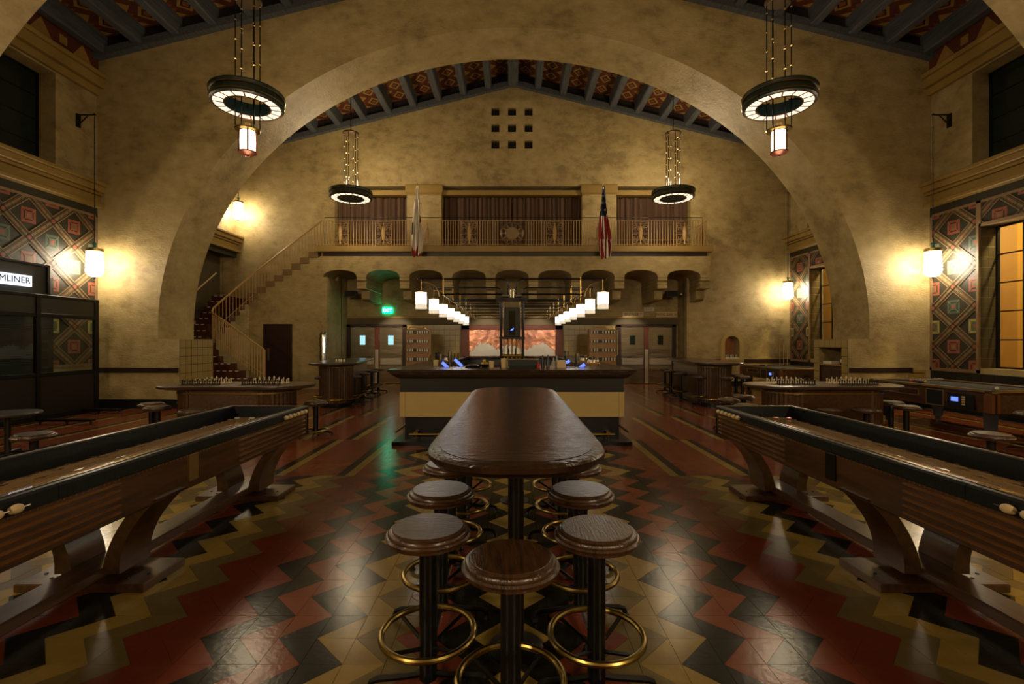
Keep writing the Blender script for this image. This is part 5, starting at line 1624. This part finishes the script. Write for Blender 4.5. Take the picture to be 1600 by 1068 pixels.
# sign box
sb = thing('lit_shop_sign', 'backlit white sign with dark letters ending MLINER on mesh box', 'sign', (XS, 0, 2.49))
MB().bbox(-.20, -.10, 7.6, 9.72, 0, .58, .006).build('mesh_panel', mat('mesh_grey', '3a3c38', .45, metal=.3, var=.3, scale=60), sb)
fr = MB().bbox(-.22, -.06, 9.68, 9.73, 0, .60, .003).bbox(-.22, -.06, 7.6, 9.73, .57, .61, .003); fr.build('mesh_frame', SM, sb)
MB().bbox(-.08, -.02, 8.15, 9.32, .13, .34, .003).build('light_box', E_SIGN, sb)
tx = text('lettering', 'STREAMLINER', .17, mat('sign_ink', '10131c', .5), sb, (-.017, 9.29, .235), (pi / 2, 0, pi / 2), .002, align='RIGHT', sx=1.0)
# benches/feet by the screen
for a, b_, w in ((P2(100, 662, 0), P2(92, 656, 0), 'left'), (P2(150, 645, 0), P2(176, 640, 0), 'right')):
    o = thing('low_bench', 'low black metal bench foot frame at %s of glazed screen base' % w, 'bench', (a[0] + .1, a[1] - .05, 0))
    MB().bbox(-.55, .5, -.05, .05, .06, .10, .006).build('foot_beam', BLACK_M, o)
    for q in (-.5, 0, .45): MB().tube((q, 0, 0), (q, 0, .07), .02, 8).build('foot', BLACK_M, o)

# recess shelf in the right pier
rs = thing('recessed_cabinet', 'dark wooden cabinet set in the tiled right arch pier', 'cabinet', (XC + 7.83, (A2F + A2B) / 2, 0))
MB().bbox(.02, .58, -.47, .47, 0, .97, .006).build('body', WOOD_DK, rs)
MB().bbox(.0, .03, -.44, -.01, .05, .90, .006).build('door', WOOD_DK, rs)
MB().bbox(.0, .03, .01, .44, .05, .90, .006).build('door', WOOD_DK, rs)
MB().bbox(-.01, .6, -.475, .475, .97, 1.0, .004).build('shelf', WOOD_TAN, rs)
for k in range(4):
    o = MB().lathe([(0, 0), (.036, 0), (.036, .17), (.014, .22), (.014, .28), (0, .28)], n=12).lathe([(.0375, .05), (.0375, .13)], n=12, mi=1).build('wine_bottle', [BLACK_P, WHITE_P])
    o.location = (XC + 7.95, 11.62 - .10 * k, 1.0); tag(o, 'dark wine bottle in the row on recessed cabinet shelf', 'bottle', 'bottles in the pier recess')
o = MB().bbox(-.1, .1, -.16, .16, 0, .07, .005).build('napkin_stack', WHITE_P); o.location = (XC + 7.97, 12.05, 1.0); tag(o, 'white stack of napkins beside the bottles in pier recess', 'napkins')
# cue rack on the far right wall
for k in range(3):
    c = px(1227 + k * 3.2, 557, 16.7)
    o = MB().tube((0, 0, 0), (0, -.0, 1.45), .014, 8, r1=.007).build('pool_cue', IVORY); o.location = (8.6 + .13 * k + .9 - .15, 16.75, 0.0)
    tag(o, '%s pale pool cue leaning at far corner' % ('left', 'middle', 'right')[k], 'cue', 'cues in the far corner')
